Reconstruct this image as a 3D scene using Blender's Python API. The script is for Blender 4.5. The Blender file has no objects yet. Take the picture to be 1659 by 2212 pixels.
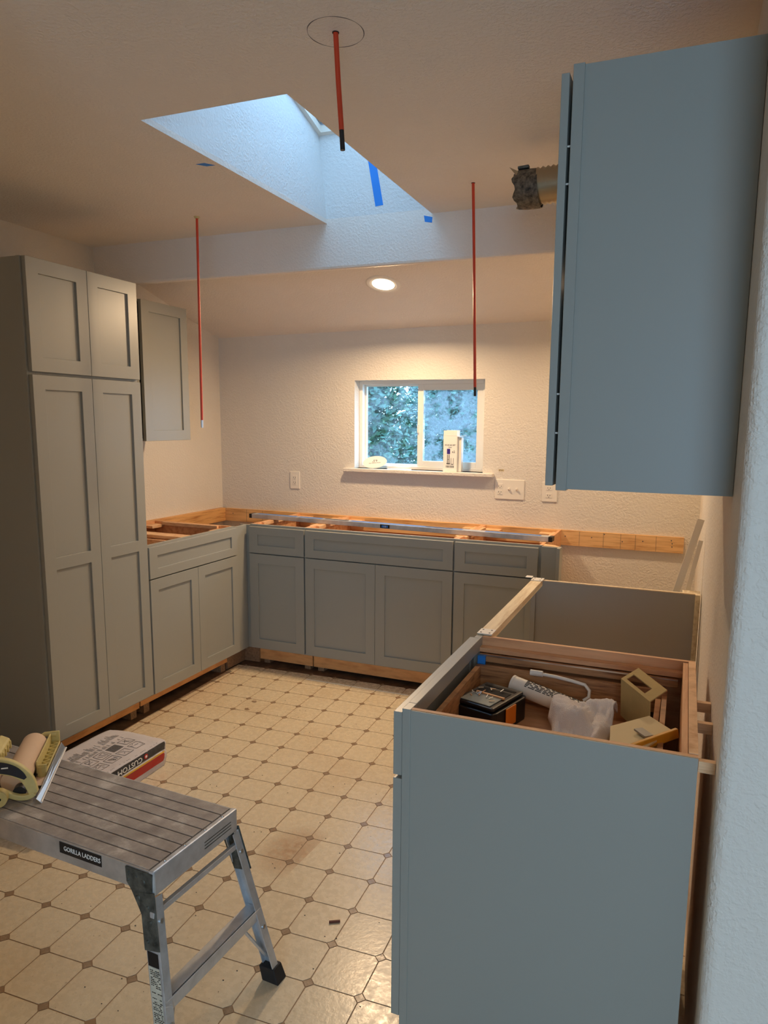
import bpy, bmesh, math, random
from mathutils import Vector, Matrix, noise
random.seed(7)
SC = bpy.context.scene
COL = SC.collection
PI = math.pi

def lin(r, g, b):
    f = lambda c: (c/255/12.92) if c/255 <= .04045 else ((c/255+.055)/1.055)**2.4
    return (f(r), f(g), f(b), 1)

# ---------------------------------------------------------------- camera
cam_d = bpy.data.cameras.new('camera'); cam = bpy.data.objects.new('camera', cam_d); COL.objects.link(cam)
cr, cu, cf = Vector((.93042418, .36629749, .01170435)), Vector((-.06551128, .13481161, .98870324)), Vector((-.36058164, .92068017, -.1494286))
M = Matrix(((cr.x, cu.x, -cf.x, 3.0258), (cr.y, cu.y, -cf.y, -4.1567), (cr.z, cu.z, -cf.z, 1.4901), (0, 0, 0, 1)))
cam.matrix_world = M
cam_d.sensor_fit = 'VERTICAL'; cam_d.sensor_height = 36; cam_d.lens = 1530.09/2212*36
cam_d.shift_x = -48.88/2212; cam_d.shift_y = 35.64/2212
cam_d.clip_start = .02
SC.camera = cam
# ---------------------------------------------------------------- world, exposure
SC.view_settings.view_transform = 'Standard'; SC.view_settings.look = 'None'
SC.view_settings.gamma = 1; SC.view_settings.use_curve_mapping = False
SC.view_settings.exposure = 0.1
W = bpy.data.worlds.new('overcast_sky'); SC.world = W; W.use_nodes = True
bg = W.node_tree.nodes['Background']
bg.inputs['Color'].default_value = (.41, .69, 1, 1); bg.inputs['Strength'].default_value = 8.0
SC.cycles.max_bounces = 10; SC.cycles.diffuse_bounces = 6; SC.cycles.transparent_max_bounces = 12
SC.cycles.sample_clamp_indirect = 6
# ---------------------------------------------------------------- lights of the place, plus an added room fill
def area(name, loc, rot, sx, sy, power, color, shape='RECTANGLE', portal=False, spread=PI):
    l = bpy.data.lights.new(name, 'AREA'); l.shape = shape; l.size = sx
    if shape in ('RECTANGLE', 'ELLIPSE'): l.size_y = sy
    l.energy = power; l.color = color; l.spread = spread
    if portal: l.cycles.is_portal = True
    o = bpy.data.objects.new(name, l); COL.objects.link(o); o.location = loc; o.rotation_euler = rot
    return o
area('skylight_daylight', (1.66, -1.66, 3.30), (0, 0, 0), 1.0, 1.6, 1, (1, 1, 1), portal=True)
area('picture_window_daylight', (4.1, -7.03, 1.125), (PI/2, 0, 0), 1.8, 1.75, 1, (1, 1, 1), portal=True)
area('window_daylight', (1.46, .16, 1.46), (-PI/2, 0, 0), .9, .6, 1, (1, 1, 1), portal=True)
area('recessed_lamp_glow', (1.455, -.523, 2.165), (-.289, 0, 0), .12, .12, 23, (1, .70, .42), 'DISK', spread=3.0)
area('second_lamp_glow', (2.76, -.523, 2.175), (-.289, 0, 0), .12, .12, 9, (1, .70, .42), 'DISK', spread=3.0)
area('room_fill_light', (3.55, -5.1, 2.36), (0, 0, 0), .4, .4, 11, (1, .72, .48), 'DISK')  # added warm fill behind the camera, no fixture; lifts ceiling and cabinet sides

# ---------------------------------------------------------------- materials
def nodes(name):
    m = bpy.data.materials.new(name); m.use_nodes = True
    nt = m.node_tree; return m, nt, nt.nodes['Principled BSDF']
def tex(nt, kind, scale, detail=2.0, coords='Object', stretch=None, rough=.5):
    tc = nt.nodes.new('ShaderNodeTexCoord'); mp = nt.nodes.new('ShaderNodeMapping')
    nt.links.new(tc.outputs[coords], mp.inputs['Vector'])
    if stretch: mp.inputs['Scale'].default_value = stretch
    t = nt.nodes.new('ShaderNodeTexNoise' if kind == 'noise' else 'ShaderNodeTexVoronoi')
    t.inputs['Scale'].default_value = scale
    if kind == 'noise': t.inputs['Detail'].default_value = detail; t.inputs['Roughness'].default_value = rough
    nt.links.new(mp.outputs['Vector'], t.inputs['Vector'])
    return t
def bump(nt, bs, src, strength, dist=.002):
    b = nt.nodes.new('ShaderNodeBump'); b.inputs['Strength'].default_value = strength; b.inputs['Distance'].default_value = dist
    nt.links.new(src, b.inputs['Height']); nt.links.new(b.outputs['Normal'], bs.inputs['Normal'])
def ramp(nt, src, stops):
    r = nt.nodes.new('ShaderNodeValToRGB'); e = r.color_ramp.elements
    e[0].position, e[0].color = stops[0]; e[1].position, e[1].color = stops[-1]
    for p, c in stops[1:-1]:
        k = e.new(p); k.color = c
    nt.links.new(src, r.inputs['Fac']); return r
def mixc(nt, fac, a, b, mode='MIX'):
    m = nt.nodes.new('ShaderNodeMix'); m.data_type = 'RGBA'; m.blend_type = mode
    for inp, v in (('Factor', fac), ('A', a), ('B', b)):
        s = [i for i in m.inputs if i.name == inp and i.enabled and (i.type == 'RGBA' or inp == 'Factor')][0]
        if hasattr(v, 'links') or hasattr(v, 'is_output'): nt.links.new(v, s)
        else: s.default_value = v
    return [o for o in m.outputs if o.type == 'RGBA'][0]
def plain(name, col, rough=.5, metal=0, bscale=0, bstr=0, bdist=.001, var=0, vscale=8, spec=None, coat=0):
    m, nt, bs = nodes(name)
    bs.inputs['Base Color'].default_value = col; bs.inputs['Roughness'].default_value = rough; bs.inputs['Metallic'].default_value = metal
    if spec is not None: bs.inputs['Specular IOR Level'].default_value = spec
    if coat: bs.inputs['Coat Weight'].default_value = coat
    if bscale:
        t = tex(nt, 'noise', bscale, 3); bump(nt, bs, t.outputs['Fac'], bstr, bdist)
    if var:
        t = tex(nt, 'noise', vscale, 5, rough=.6)
        lo = tuple(c*(1-var) for c in col[:3])+(1,); hi = tuple(min(1, c*(1+var)) for c in col[:3])+(1,)
        r = ramp(nt, t.outputs['Fac'], [(.3, lo), (.7, hi)]); nt.links.new(r.outputs['Color'], bs.inputs['Base Color'])
    return m
def wood(name, base, dark, stretch, scale=6, rough=.55, knots=False):
    m, nt, bs = nodes(name)
    t = tex(nt, 'noise', scale, 8, stretch=stretch, rough=.62)
    r = ramp(nt, t.outputs['Fac'], [(.32, dark), (.52, base), (.72, tuple(min(1, c*1.12) for c in base[:3])+(1,))])
    nt.links.new(r.outputs['Color'], bs.inputs['Base Color']); bs.inputs['Roughness'].default_value = rough
    t2 = tex(nt, 'noise', scale*4, 4, stretch=stretch); bump(nt, bs, t2.outputs['Fac'], .25, .0008)
    return m
def emit(name, col, s):
    m = bpy.data.materials.new(name); m.use_nodes = True; nt = m.node_tree
    nt.nodes.remove(nt.nodes['Principled BSDF']); e = nt.nodes.new('ShaderNodeEmission')
    e.inputs['Color'].default_value = col; e.inputs['Strength'].default_value = s
    nt.links.new(e.outputs[0], nt.nodes['Material Output'].inputs[0]); return m

def wallpaint(name, col):                     # orange-peel drywall texture
    m, nt, bs = nodes(name)
    bs.inputs['Base Color'].default_value = col; bs.inputs['Roughness'].default_value = .62
    a = tex(nt, 'noise', 95, 3, rough=.55); b = tex(nt, 'noise', 7, 3)
    mul = nt.nodes.new('ShaderNodeMath'); mul.operation = 'MULTIPLY'
    ra = ramp(nt, a.outputs['Fac'], [(.42, (0, 0, 0, 1)), (.62, (1, 1, 1, 1))]); rb = ramp(nt, b.outputs['Fac'], [(.3, (.35, .35, .35, 1)), (.65, (1, 1, 1, 1))])
    nt.links.new(ra.outputs['Color'], mul.inputs[0]); nt.links.new(rb.outputs['Color'], mul.inputs[1])
    bump(nt, bs, mul.outputs[0], .58, .0024)
    c = ramp(nt, b.outputs['Fac'], [(.3, tuple(x*.965 for x in col[:3])+(1,)), (.7, col)]); nt.links.new(c.outputs['Color'], bs.inputs['Base Color'])
    return m

MT = {}
MT['wall'] = wallpaint('wall_paint', (.75, .70, .62, 1))
MT['ceil'] = wallpaint('ceiling_paint', (.82, .76, .69, 1))
MT['shaft'] = wallpaint('shaft_paint', (.72, .72, .70, 1))
MT['grey'] = plain('cabinet_lacquer', lin(149, 149, 141), .36, bscale=260, bstr=.03)
MT['greyin'] = plain('cabinet_side_laminate', lin(149, 149, 141), .42, bscale=60, bstr=.02)
MT['ply_x'] = wood('birch_ply_x', lin(216, 164, 118), lin(192, 134, 90), (1, 9, 9), 5)
MT['ply_y'] = wood('birch_ply_y', lin(216, 164, 118), lin(192, 134, 90), (9, 1, 9), 5)
MT['ply_edge'] = wood('ply_edge', lin(226, 184, 140), lin(200, 150, 105), (3, 3, 30), 8)
MT['edge'] = plain('raw_panel_edge', lin(222, 200, 165), .6, var=.12, vscale=30)
MT['stud'] = wood('pine_ledger', lin(226, 182, 126), lin(188, 134, 80), (1.2, 14, 14), 3.5)
MT['studraw'] = wood('pine_stretcher', lin(226, 210, 178), lin(196, 170, 130), (12, 1.2, 12), 5)
MT['drawer'] = wood('drawer_wood', lin(176, 128, 84), lin(112, 72, 44), (1.2, 3, 16), 6)
MT['toe'] = wood('toe_board', lin(236, 176, 112), lin(216, 148, 88), (2, 2, 8), 5)
MT['mdf'] = plain('speckled_board', lin(150, 118, 88), .7, var=.35, vscale=90)
MT['subfloor'] = plain('grimy_subfloor', lin(92, 70, 50), .85, var=.6, vscale=14, bscale=60, bstr=.5)
MT['white'] = plain('white_plastic', lin(232, 226, 214), .35)
MT['vinyl'] = plain('white_window_vinyl', lin(236, 234, 226), .4)
MT['paper'] = plain('white_paper', lin(238, 236, 228), .75, bscale=40, bstr=.1)
MT['black'] = plain('black_plastic', lin(22, 22, 24), .38)
MT['rubber'] = plain('black_rubber', lin(30, 28, 28), .7, bscale=120, bstr=.3)
MT['ink'] = plain('black_ink', lin(30, 28, 28), .6)
MT['inkgrey'] = plain('grey_ink', lin(92, 90, 90), .7)
MT['red'] = plain('red_plastic_pipe', lin(205, 62, 28), .38)
MT['redink'] = plain('red_print', lin(176, 38, 30), .5)
MT['orange'] = plain('orange_plastic', lin(232, 128, 32), .45)
MT['yellowp'] = plain('dusty_yellow_plastic', lin(206, 190, 124), .5, var=.10, vscale=25)
MT['ochre'] = plain('ochre_plastic', lin(206, 150, 40), .5, var=.1)
MT['yellowink'] = plain('yellow_print', lin(232, 178, 40), .5)
MT['tape'] = plain('blue_painters_tape', lin(36, 130, 220), .6, bscale=200, bstr=.15)
MT['alu'] = plain('scuffed_aluminium', lin(200, 204, 208), .38, metal=.6, bscale=90, bstr=.12, var=.16, vscale=20)
MT['steel'] = plain('bright_steel', lin(205, 208, 210), .3, metal=1, bscale=60, bstr=.08)
MT['zinc'] = plain('white_zinc_plate', lin(222, 220, 214), .45, metal=.2)
MT['dirty'] = plain('grimy_steel', lin(88, 90, 84), .55, metal=.5, var=.7, vscale=40, bscale=70, bstr=.4)
MT['kraft'] = plain('kraft_paper_roll', lin(214, 184, 152), .75, bscale=50, bstr=.15, var=.05)
MT['card'] = plain('olive_cardboard', lin(176, 152, 98), .8, var=.08, vscale=20)
MT['cream'] = plain('cream_box_card', lin(214, 196, 152), .7, var=.06)
MT['blade'] = plain('levels_blue', lin(60, 120, 200), .35, metal=.2)
MT['plate_grn'] = plain('putty_collar', lin(190, 176, 128), .6)
MT['darkhole'] = plain('dark_recess', lin(20, 17, 14), .9)
MT['duct'] = plain('dusty_foil_duct', lin(176, 160, 132), .35, metal=.75, bscale=70, bstr=.3)
MT['ducttape'] = plain('lint_caked_sleeve', lin(104, 94, 80), .6, metal=.25, var=.9, vscale=75, bscale=110, bstr=.9, bdist=.003)
MT['bark'] = plain('bark', lin(96, 84, 72), .9, bscale=30, bstr=.6)
MT['leafa'] = plain('leaf_teal', lin(84, 124, 112), .55, var=.5, vscale=6)
MT['leafb'] = plain('leaf_green', lin(66, 104, 80), .55, var=.4, vscale=6)
MT['leafc'] = plain('leaf_pale', lin(112, 144, 140), .55, var=.4, vscale=6)
MT['ground'] = plain('outdoor_ground', lin(50, 58, 48), .9, var=.3)
MT['diffuser'] = emit('lamp_diffuser', (1, .80, .55, 1), 9)
MT['lampband'] = emit('lamp_band', (1, .70, .42, 1), 4)

# terry cloth
m, nt, bs = nodes('terry_cloth'); bs.inputs['Base Color'].default_value = lin(232, 224, 220); bs.inputs['Roughness'].default_value = .95
bs.inputs['Sheen Weight'].default_value = .3
t = tex(nt, 'noise', 420, 3); bump(nt, bs, t.outputs['Fac'], .9, .004); MT['terry'] = m

# vinyl tile
def tilemat(name, col, dirt=True):
    m, nt, bs = nodes(name)
    g = nt.nodes.new('ShaderNodeNewGeometry')
    def nz(scale, det, off=0):
        mp = nt.nodes.new('ShaderNodeMapping'); nt.links.new(g.outputs['Position'], mp.inputs['Vector']); mp.inputs['Location'].default_value = (off, off*.7, 0)
        t = nt.nodes.new('ShaderNodeTexNoise'); t.inputs['Scale'].default_value = scale; t.inputs['Detail'].default_value = det; t.inputs['Roughness'].default_value = .6
        nt.links.new(mp.outputs[0], t.inputs['Vector']); return t
    big = nz(2.2, 4); mid = nz(45, 7, 3); spk = nz(120, 2, 9)
    base = ramp(nt, mid.outputs['Fac'], [(.25, tuple(c*.955 for c in col[:3])+(1,)), (.5, col), (.8, tuple(min(1, c*1.03) for c in col[:3])+(1,))]).outputs['Color']
    out = base
    if dirt:
        brown = lin(176, 138, 92)
        r1 = ramp(nt, big.outputs['Fac'], [(.52, (0, 0, 0, 1)), (.75, (.25, .25, .25, 1))])
        out = mixc(nt, r1.outputs['Color'], out, brown)
        r2 = ramp(nt, spk.outputs['Fac'], [(.68, (0, 0, 0, 1)), (.74, (.6, .6, .6, 1))])
        out = mixc(nt, r2.outputs['Color'], out, lin(120, 92, 62))
        # worn brown patch with a straight cleaned edge
        sp = nt.nodes.new('ShaderNodeSeparateXYZ'); nt.links.new(g.outputs['Position'], sp.inputs[0])
        def mth(op, a, b=None, c=None):
            n = nt.nodes.new('ShaderNodeMath'); n.operation = op
            for i, v in enumerate((a, b, c)):
                if v is None: continue
                if isinstance(v, (int, float)): n.inputs[i].default_value = v
                else: nt.links.new(v, n.inputs[i])
            return n.outputs[0]
        dx = mth('SUBTRACT', sp.outputs['X'], 1.84); dy = mth('SUBTRACT', sp.outputs['Y'], -2.17)
        d2 = mth('ADD', mth('MULTIPLY', mth('MULTIPLY', dx, dx), 60), mth('MULTIPLY', mth('MULTIPLY', dy, dy), 38))
        fall = mth('MAXIMUM', mth('SUBTRACT', 1.0, d2), 0.0)
        edge = mth('LESS_THAN', mth('ADD', dx, mth('MULTIPLY', dy, -.06)), .055)
        nn = ramp(nt, mid.outputs['Fac'], [(.3, (.25, .25, .25, 1)), (.6, (1, 1, 1, 1))])
        st = mth('MULTIPLY', mth('MULTIPLY', fall, edge), nn.outputs['Color'])
        out = mixc(nt, mth('MULTIPLY', st, .75), out, lin(160, 118, 78))
    nt.links.new(out, bs.inputs['Base Color'])
    rr = ramp(nt, mid.outputs['Fac'], [(.3, (.20, .20, .20, 1)), (.7, (.34, .34, .34, 1))]); nt.links.new(rr.outputs['Color'], bs.inputs['Roughness'])
    fb = nz(75, 3, 5); bump(nt, bs, fb.outputs['Fac'], .30, .0014)
    return m
MT['tile'] = tilemat('cream_vinyl_tile', lin(210, 194, 164))
MT['accent'] = tilemat('taupe_accent_tile', lin(146, 122, 96), False)
MT['joint'] = plain('tile_joint', lin(146, 116, 84), .6, var=.1)

# deck plank (ridged aluminium, dusty)
m, nt, bs = nodes('dusty_ridged_aluminium'); bs.inputs['Metallic'].default_value = .25; bs.inputs['Roughness'].default_value = .6
t = tex(nt, 'noise', 14, 6, rough=.65); r = ramp(nt, t.outputs['Fac'], [(.3, lin(136, 128, 122)), (.55, lin(166, 158, 150)), (.72, lin(205, 200, 192))])
nt.links.new(r.outputs['Color'], bs.inputs['Base Color'])
wv = nt.nodes.new('ShaderNodeTexWave'); tc = nt.nodes.new('ShaderNodeTexCoord'); wv.bands_direction = 'Y'; wv.inputs['Scale'].default_value = 90
nt.links.new(tc.outputs['Object'], wv.inputs['Vector']); bump(nt, bs, wv.outputs['Color'], .35, .0008); MT['deck'] = m

# window glass
def glassmat(name, fog, tint=(.93, .97, .98, 1)):
    m = bpy.data.materials.new(name); m.use_nodes = True; nt = m.node_tree; nt.nodes.remove(nt.nodes['Principled BSDF'])
    tr = nt.nodes.new('ShaderNodeBsdfTransparent'); tr.inputs['Color'].default_value = tint
    gl = nt.nodes.new('ShaderNodeBsdfGlossy'); gl.inputs['Roughness'].default_value = .08
    mx = nt.nodes.new('ShaderNodeMixShader'); mx.inputs[0].default_value = .06
    nt.links.new(tr.outputs[0], mx.inputs[1]); nt.links.new(gl.outputs[0], mx.inputs[2]); last = mx
    if fog:
        df = nt.nodes.new('ShaderNodeBsdfTranslucent'); df.inputs['Color'].default_value = (.30, .33, .35, 1)
        t = tex(nt, 'noise', 9, 5, rough=.6); t2 = tex(nt, 'noise', 60, 4, rough=.7)
        r1 = ramp(nt, t.outputs['Fac'], [(.40, (0, 0, 0, 1)), (.56, (fog, fog, fog, 1))]); r2 = ramp(nt, t2.outputs['Fac'], [(.42, (.45, .45, .45, 1)), (.6, (1, 1, 1, 1))])
        k = nt.nodes.new('ShaderNodeMath'); k.operation = 'MULTIPLY'; nt.links.new(r1.outputs['Color'], k.inputs[0]); nt.links.new(r2.outputs['Color'], k.inputs[1])
        m2 = nt.nodes.new('ShaderNodeMixShader'); nt.links.new(k.outputs[0], m2.inputs[0]); nt.links.new(last.outputs[0], m2.inputs[1]); nt.links.new(df.outputs[0], m2.inputs[2]); last = m2
    nt.links.new(last.outputs[0], nt.nodes['Material Output'].inputs[0]); return m
MT['glass'] = glassmat('clear_pane', .25); MT['fogglass'] = glassmat('fogged_pane', .8); MT['skyglass'] = glassmat('tinted_skylight_pane', 0, (.69, .70, .72, 1))

# ---------------------------------------------------------------- mesh helpers
def wm(o):
    m = Matrix.Identity(4)
    while o is not None:
        m = Matrix.Translation(o.location) @ o.rotation_euler.to_matrix().to_4x4() @ m; o = o.parent
    return m
class MB:
    def __init__(s): s.v = []; s.f = []; s.sm = []
    def add(s, vs, fs, smooth=False):
        n = len(s.v); s.v += [tuple(v) for v in vs]; s.f += [tuple(n+i for i in f) for f in fs]; s.sm += [smooth]*len(fs); return s
    def box(s, x0, x1, y0, y1, z0, z1):
        x0, x1 = sorted((x0, x1)); y0, y1 = sorted((y0, y1)); z0, z1 = sorted((z0, z1))
        return s.add([(x, y, z) for z in (z0, z1) for y in (y0, y1) for x in (x0, x1)],
                     [(0, 2, 3, 1), (4, 5, 7, 6), (0, 1, 5, 4), (2, 6, 7, 3), (0, 4, 6, 2), (1, 3, 7, 5)])
    def prism(s, poly, axis, lo, hi):          # polygon in the plane across axis, extruded lo..hi
        n = len(poly)
        def P(a, b, t): return {'x': (t, a, b), 'y': (a, t, b), 'z': (a, b, t)}[axis]
        vs = [P(a, b, lo) for a, b in poly]+[P(a, b, hi) for a, b in poly]
        fs = [tuple(range(n)), tuple(range(2*n-1, n-1, -1))]+[(i, (i+1) % n, n+(i+1) % n, n+i) for i in range(n)]
        return s.add(vs, fs)
    def cyl(s, p0, p1, r0, r1=None, n=20, cap=True):
        p0, p1 = Vector(p0), Vector(p1); r1 = r0 if r1 is None else r1
        d = (p1-p0).normalized(); a = d.orthogonal().normalized(); b = d.cross(a)
        vs = [p+(a*math.cos(2*PI*i/n)+b*math.sin(2*PI*i/n))*r for p, r in ((p0, r0), (p1, r1)) for i in range(n)]
        s.add(vs, [(i, (i+1) % n, n+(i+1) % n, n+i) for i in range(n)], True)
        if cap: s.add(vs[:n], [tuple(range(n))]); s.add(vs[n:], [tuple(range(n))])
        return s
    def bar(s, p0, p1, w, h, up=(0, 0, 1)):    # box beam between two points
        p0, p1 = Vector(p0), Vector(p1); d = (p1-p0).normalized(); sd = d.cross(Vector(up)).normalized(); u = sd.cross(d)
        vs = [p+sd*a*w/2+u*b*h/2 for p in (p0, p1) for a, b in ((-1, -1), (1, -1), (1, 1), (-1, 1))]
        return s.add(vs, [(0, 1, 2, 3), (7, 6, 5, 4), (0, 4, 5, 1), (1, 5, 6, 2), (2, 6, 7, 3), (3, 7, 4, 0)])
    def tube(s, pts, r, n=10):
        pts = [Vector(p) for p in pts]; rings = []; a = None
        for i, p in enumerate(pts):
            d = (pts[min(i+1, len(pts)-1)]-pts[max(i-1, 0)]).normalized()
            a = (a-d*a.dot(d)).normalized() if a else d.orthogonal().normalized(); b = d.cross(a)
            rr = r[i] if isinstance(r, (list, tuple)) else r
            rings.append([p+(a*math.cos(2*PI*k/n)+b*math.sin(2*PI*k/n))*rr for k in range(n)])
        vs = [v for g in rings for v in g]; m = len(pts)
        s.add(vs, [(i*n+k, i*n+(k+1) % n, (i+1)*n+(k+1) % n, (i+1)*n+k) for i in range(m-1) for k in range(n)], True)
        s.add(rings[0], [tuple(range(n))]); s.add(rings[-1], [tuple(range(n))]); return s
    def build(s, name, mat, parent=None, bevel=0, label=None, smooth=False, origin=None):
        me = bpy.data.meshes.new(name); me.from_pydata(s.v, [], s.f); me.update()
        bm = bmesh.new(); bm.from_mesh(me); bmesh.ops.recalc_face_normals(bm, faces=bm.faces); bm.to_mesh(me); bm.free()
        for p, q in zip(me.polygons, s.sm): p.use_smooth = q or smooth
        me.materials.append(MT[mat] if isinstance(mat, str) else mat)
        o = bpy.data.objects.new(name, me); COL.objects.link(o)
        if parent is not None:
            o.parent = parent; me.transform(wm(parent).inverted())
        else:
            xs, ys, zs = zip(*s.v)
            c = Vector(origin) if origin else Vector(((min(xs)+max(xs))/2, (min(ys)+max(ys))/2, min(zs)))
            me.transform(Matrix.Translation(-c)); o.location = c
        if bevel:
            b = o.modifiers.new('bevel', 'BEVEL'); b.width = bevel; b.segments = 2; b.limit_method = 'ANGLE'; b.harden_normals = False
        if label: o['label'] = label
        return o
    def local(s, root):                        # verts were given in the root's own frame
        m = wm(root); s.v = [tuple(m @ Vector(v)) for v in s.v]; return s
def tag(o, label, cat, group=None):
    o['label'] = label; o['category'] = cat
    if group: o['group'] = group
    return o
def struct(o): o['kind'] = 'structure'; return o
def thing(name, loc, label, cat, rz=0, group=None):
    o = bpy.data.objects.new(name, None); COL.objects.link(o); o.location = loc; o.rotation_euler = (0, 0, rz); o.empty_display_size = .05
    return tag(o, label, cat, group)
def text_mesh(body, size, mat, parent, matrix, depth=.0003, name='lettering', sx=1, align='CENTER'):
    cu = bpy.data.curves.new(name, 'FONT'); cu.body = body; cu.size = size; cu.extrude = depth; cu.align_x = align; cu.align_y = 'CENTER'; cu.resolution_u = 3
    cu.space_line = .85
    to = bpy.data.objects.new('tmp', cu); COL.objects.link(to); dg = bpy.context.evaluated_depsgraph_get()
    me = bpy.data.meshes.new_from_object(to.evaluated_get(dg)); bpy.data.objects.remove(to)
    me.transform(matrix @ Matrix.Diagonal((sx, 1, 1, 1))); me.materials.clear(); me.materials.append(MT[mat]); me.transform(wm(parent).inverted())
    o = bpy.data.objects.new(name, me); COL.objects.link(o); o.parent = parent; return o
def frame_mat(origin, xdir, ydir):
    x = Vector(xdir).normalized(); y = Vector(ydir).normalized(); z = x.cross(y); o = Vector(origin)
    return Matrix(((x.x, y.x, z.x, o.x), (x.y, y.y, z.y, o.y), (x.z, y.z, z.z, o.z), (0, 0, 0, 1)))

# ---------------------------------------------------------------- the room shell
XR = 3.115; YE = -2.872; ZC = 2.391; XF = 6.5; YN = -7.0
ZS = lambda x, y: 2.037+.013*x-.297*y          # sloped ceiling
# floor: sub-base, joint sheet, tiles
FL = struct(MB().box(-.12, 3.3, -2.9, .12, -.03, -.004).box(-.12, XF+.1, YN-.1, -2.9, -.03, -.004).build('floor', 'subfloor', origin=(0, 0, 0)))
TA = .0397; P = .15; OX, OY = .5993, -.7812
CA, SA = math.cos(TA), math.sin(TA)
def tp(i, j): return (OX+P*(i*CA+j*SA), OY+P*(i*SA-j*CA))
def sheet():
    a, b = tp(-.35, -.75), tp(22, -.75)
    c = tp(22, 30); d = tp(-.35, 30)
    return [a, b, c, d]
MB().prism([(max(.0, x), y) for x, y in sheet()], 'z', -.0035, -.0012).build('joint_sheet', 'joint', FL)
h = P/2-.0018; c = .0152
octa = [(-h+c, -h), (h-c, -h), (h, -h+c), (h, h-c), (h-c, h), (-h+c, h), (-h, h-c), (-h, -h+c)]
def tilemesh(name, poly, mat, zt=0.0):
    b = MB().prism(poly, 'z', -.0012, zt); me = bpy.data.meshes.new(name); me.from_pydata(b.v, [], b.f)
    bm = bmesh.new(); bm.from_mesh(me); bmesh.ops.recalc_face_normals(bm, faces=bm.faces); bm.to_mesh(me); bm.free()
    me.materials.append(MT[mat]); return me
tm = tilemesh('floor_tile', octa, 'tile')
dd = .0148
am = tilemesh('accent_tile', [(0, -dd), (dd, 0), (0, dd), (-dd, 0)], 'accent')
far = MB(); ntile = nacc = 0
def put(me, x, y, nm):
    o = bpy.data.objects.new(nm, me); COL.objects.link(o); o.parent = FL; o.location = (x, y, 0); o.rotation_euler = (0, 0, TA)
cand = []
for i in range(0, 21):
    for j in range(-1, 28):
        x, y = tp(i+.5, j+.5)
        if x < .55: continue
        v = Vector((x, y, 0))-cam.location; z = v.dot(cf)
        if z <= .1: vis = 0
        else:
            px = 829.5+48.9+1530*v.dot(cr)/z; py = 1106+35.6-1530*v.dot(cu)/z
            vis = 1/z if (-60 < px < 880 and 1420 < py < 2280) else 0
        cand.append((-vis, i, j))
cand.sort()
near = {(i, j) for v, i, j in cand[:285] if v < 0}
for v, i, j in cand:
    x, y = tp(i+.5, j+.5); xa, ya = tp(i, j)
    if (i, j) in near:
        put(tm, x, y, 'floor_tile'); put(am, xa, ya, 'accent_tile')
    else:
        far.prism([(x+a*CA-b*SA, y+a*SA+b*CA) for a, b in octa], 'z', -.0012, 0)
o = far.build('tile_field', 'tile', FL); o['kind'] = 'stuff'
# half tiles along the torn left edge
hl = MB()
for j in range(-1, 16):
    x0, y0 = tp(0, j+.04); x1, y1 = tp(0, j+.96)
    hl.add([(x0-.045+random.uniform(-.006, .006), y0, .0), (x0-.004, y0, 0), (x1-.004, y1, 0), (x1-.045+random.uniform(-.006, .006), y1, 0),
            (x0-.045, y0, -.002), (x0-.004, y0, -.002), (x1-.004, y1, -.002), (x1-.045, y1, -.002)], [(0, 1, 2, 3), (4, 7, 6, 5), (0, 4, 5, 1), (1, 5, 6, 2), (2, 6, 7, 3), (3, 7, 4, 0)])
o = hl.build('cut_tile_strip', 'tile', FL); o['kind'] = 'stuff'

# walls
struct(MB().box(-.12, 0, YN, .12, 0, 3.4).build('wall_left', 'wall'))
wb = MB()                                        # back wall with the window opening
wx0, wx1, wz0, wz1 = 1.030, 1.887, 1.188, 1.745
wb.box(0, wx0, 0, .16, 0, 2.6).box(wx1, 3.3, 0, .16, 0, 2.6).box(wx0, wx1, 0, .16, 0, wz0).box(wx0, wx1, 0, .16, wz1, 2.6)
struct(wb.build('wall_back', 'wall', bevel=0))
rr = .022
arc = [(XR+rr-rr*math.cos(t), YE+rr-rr*math.sin(t)) for t in [PI/2*k/6 for k in range(7)]]
poly = [(XR, 0)]+arc+[(XF, YE), (XF, YE+.14), (XR+.18, YE+.14), (XR+.18, 0)]
o = struct(MB().prism(poly, 'z', 0, 2.46).build('wall_right', 'wall'))
struct(MB().box(0, 1.85, -3.62, -3.50, 0, ZC).build('shade_stub_wall', 'wall'))  # unseen stub wall, added to keep window and fill light off the pantry side
struct(MB().box(XF, XF+.12, YN, YE+.14, 0, 2.46).build('wall_far', 'wall'))
wf = MB()                                        # wall behind the camera with the picture window
wf.box(-.12, 3.2, YN-.12, YN, 0, 2.46).box(5.0, XF+.12, YN-.12, YN, 0, 2.46).box(3.2, 5.0, YN-.12, YN, 0, .25).box(3.2, 5.0, YN-.12, YN, 2.0, 2.46)
struct(wf.build('wall_near', 'wall'))
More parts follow.
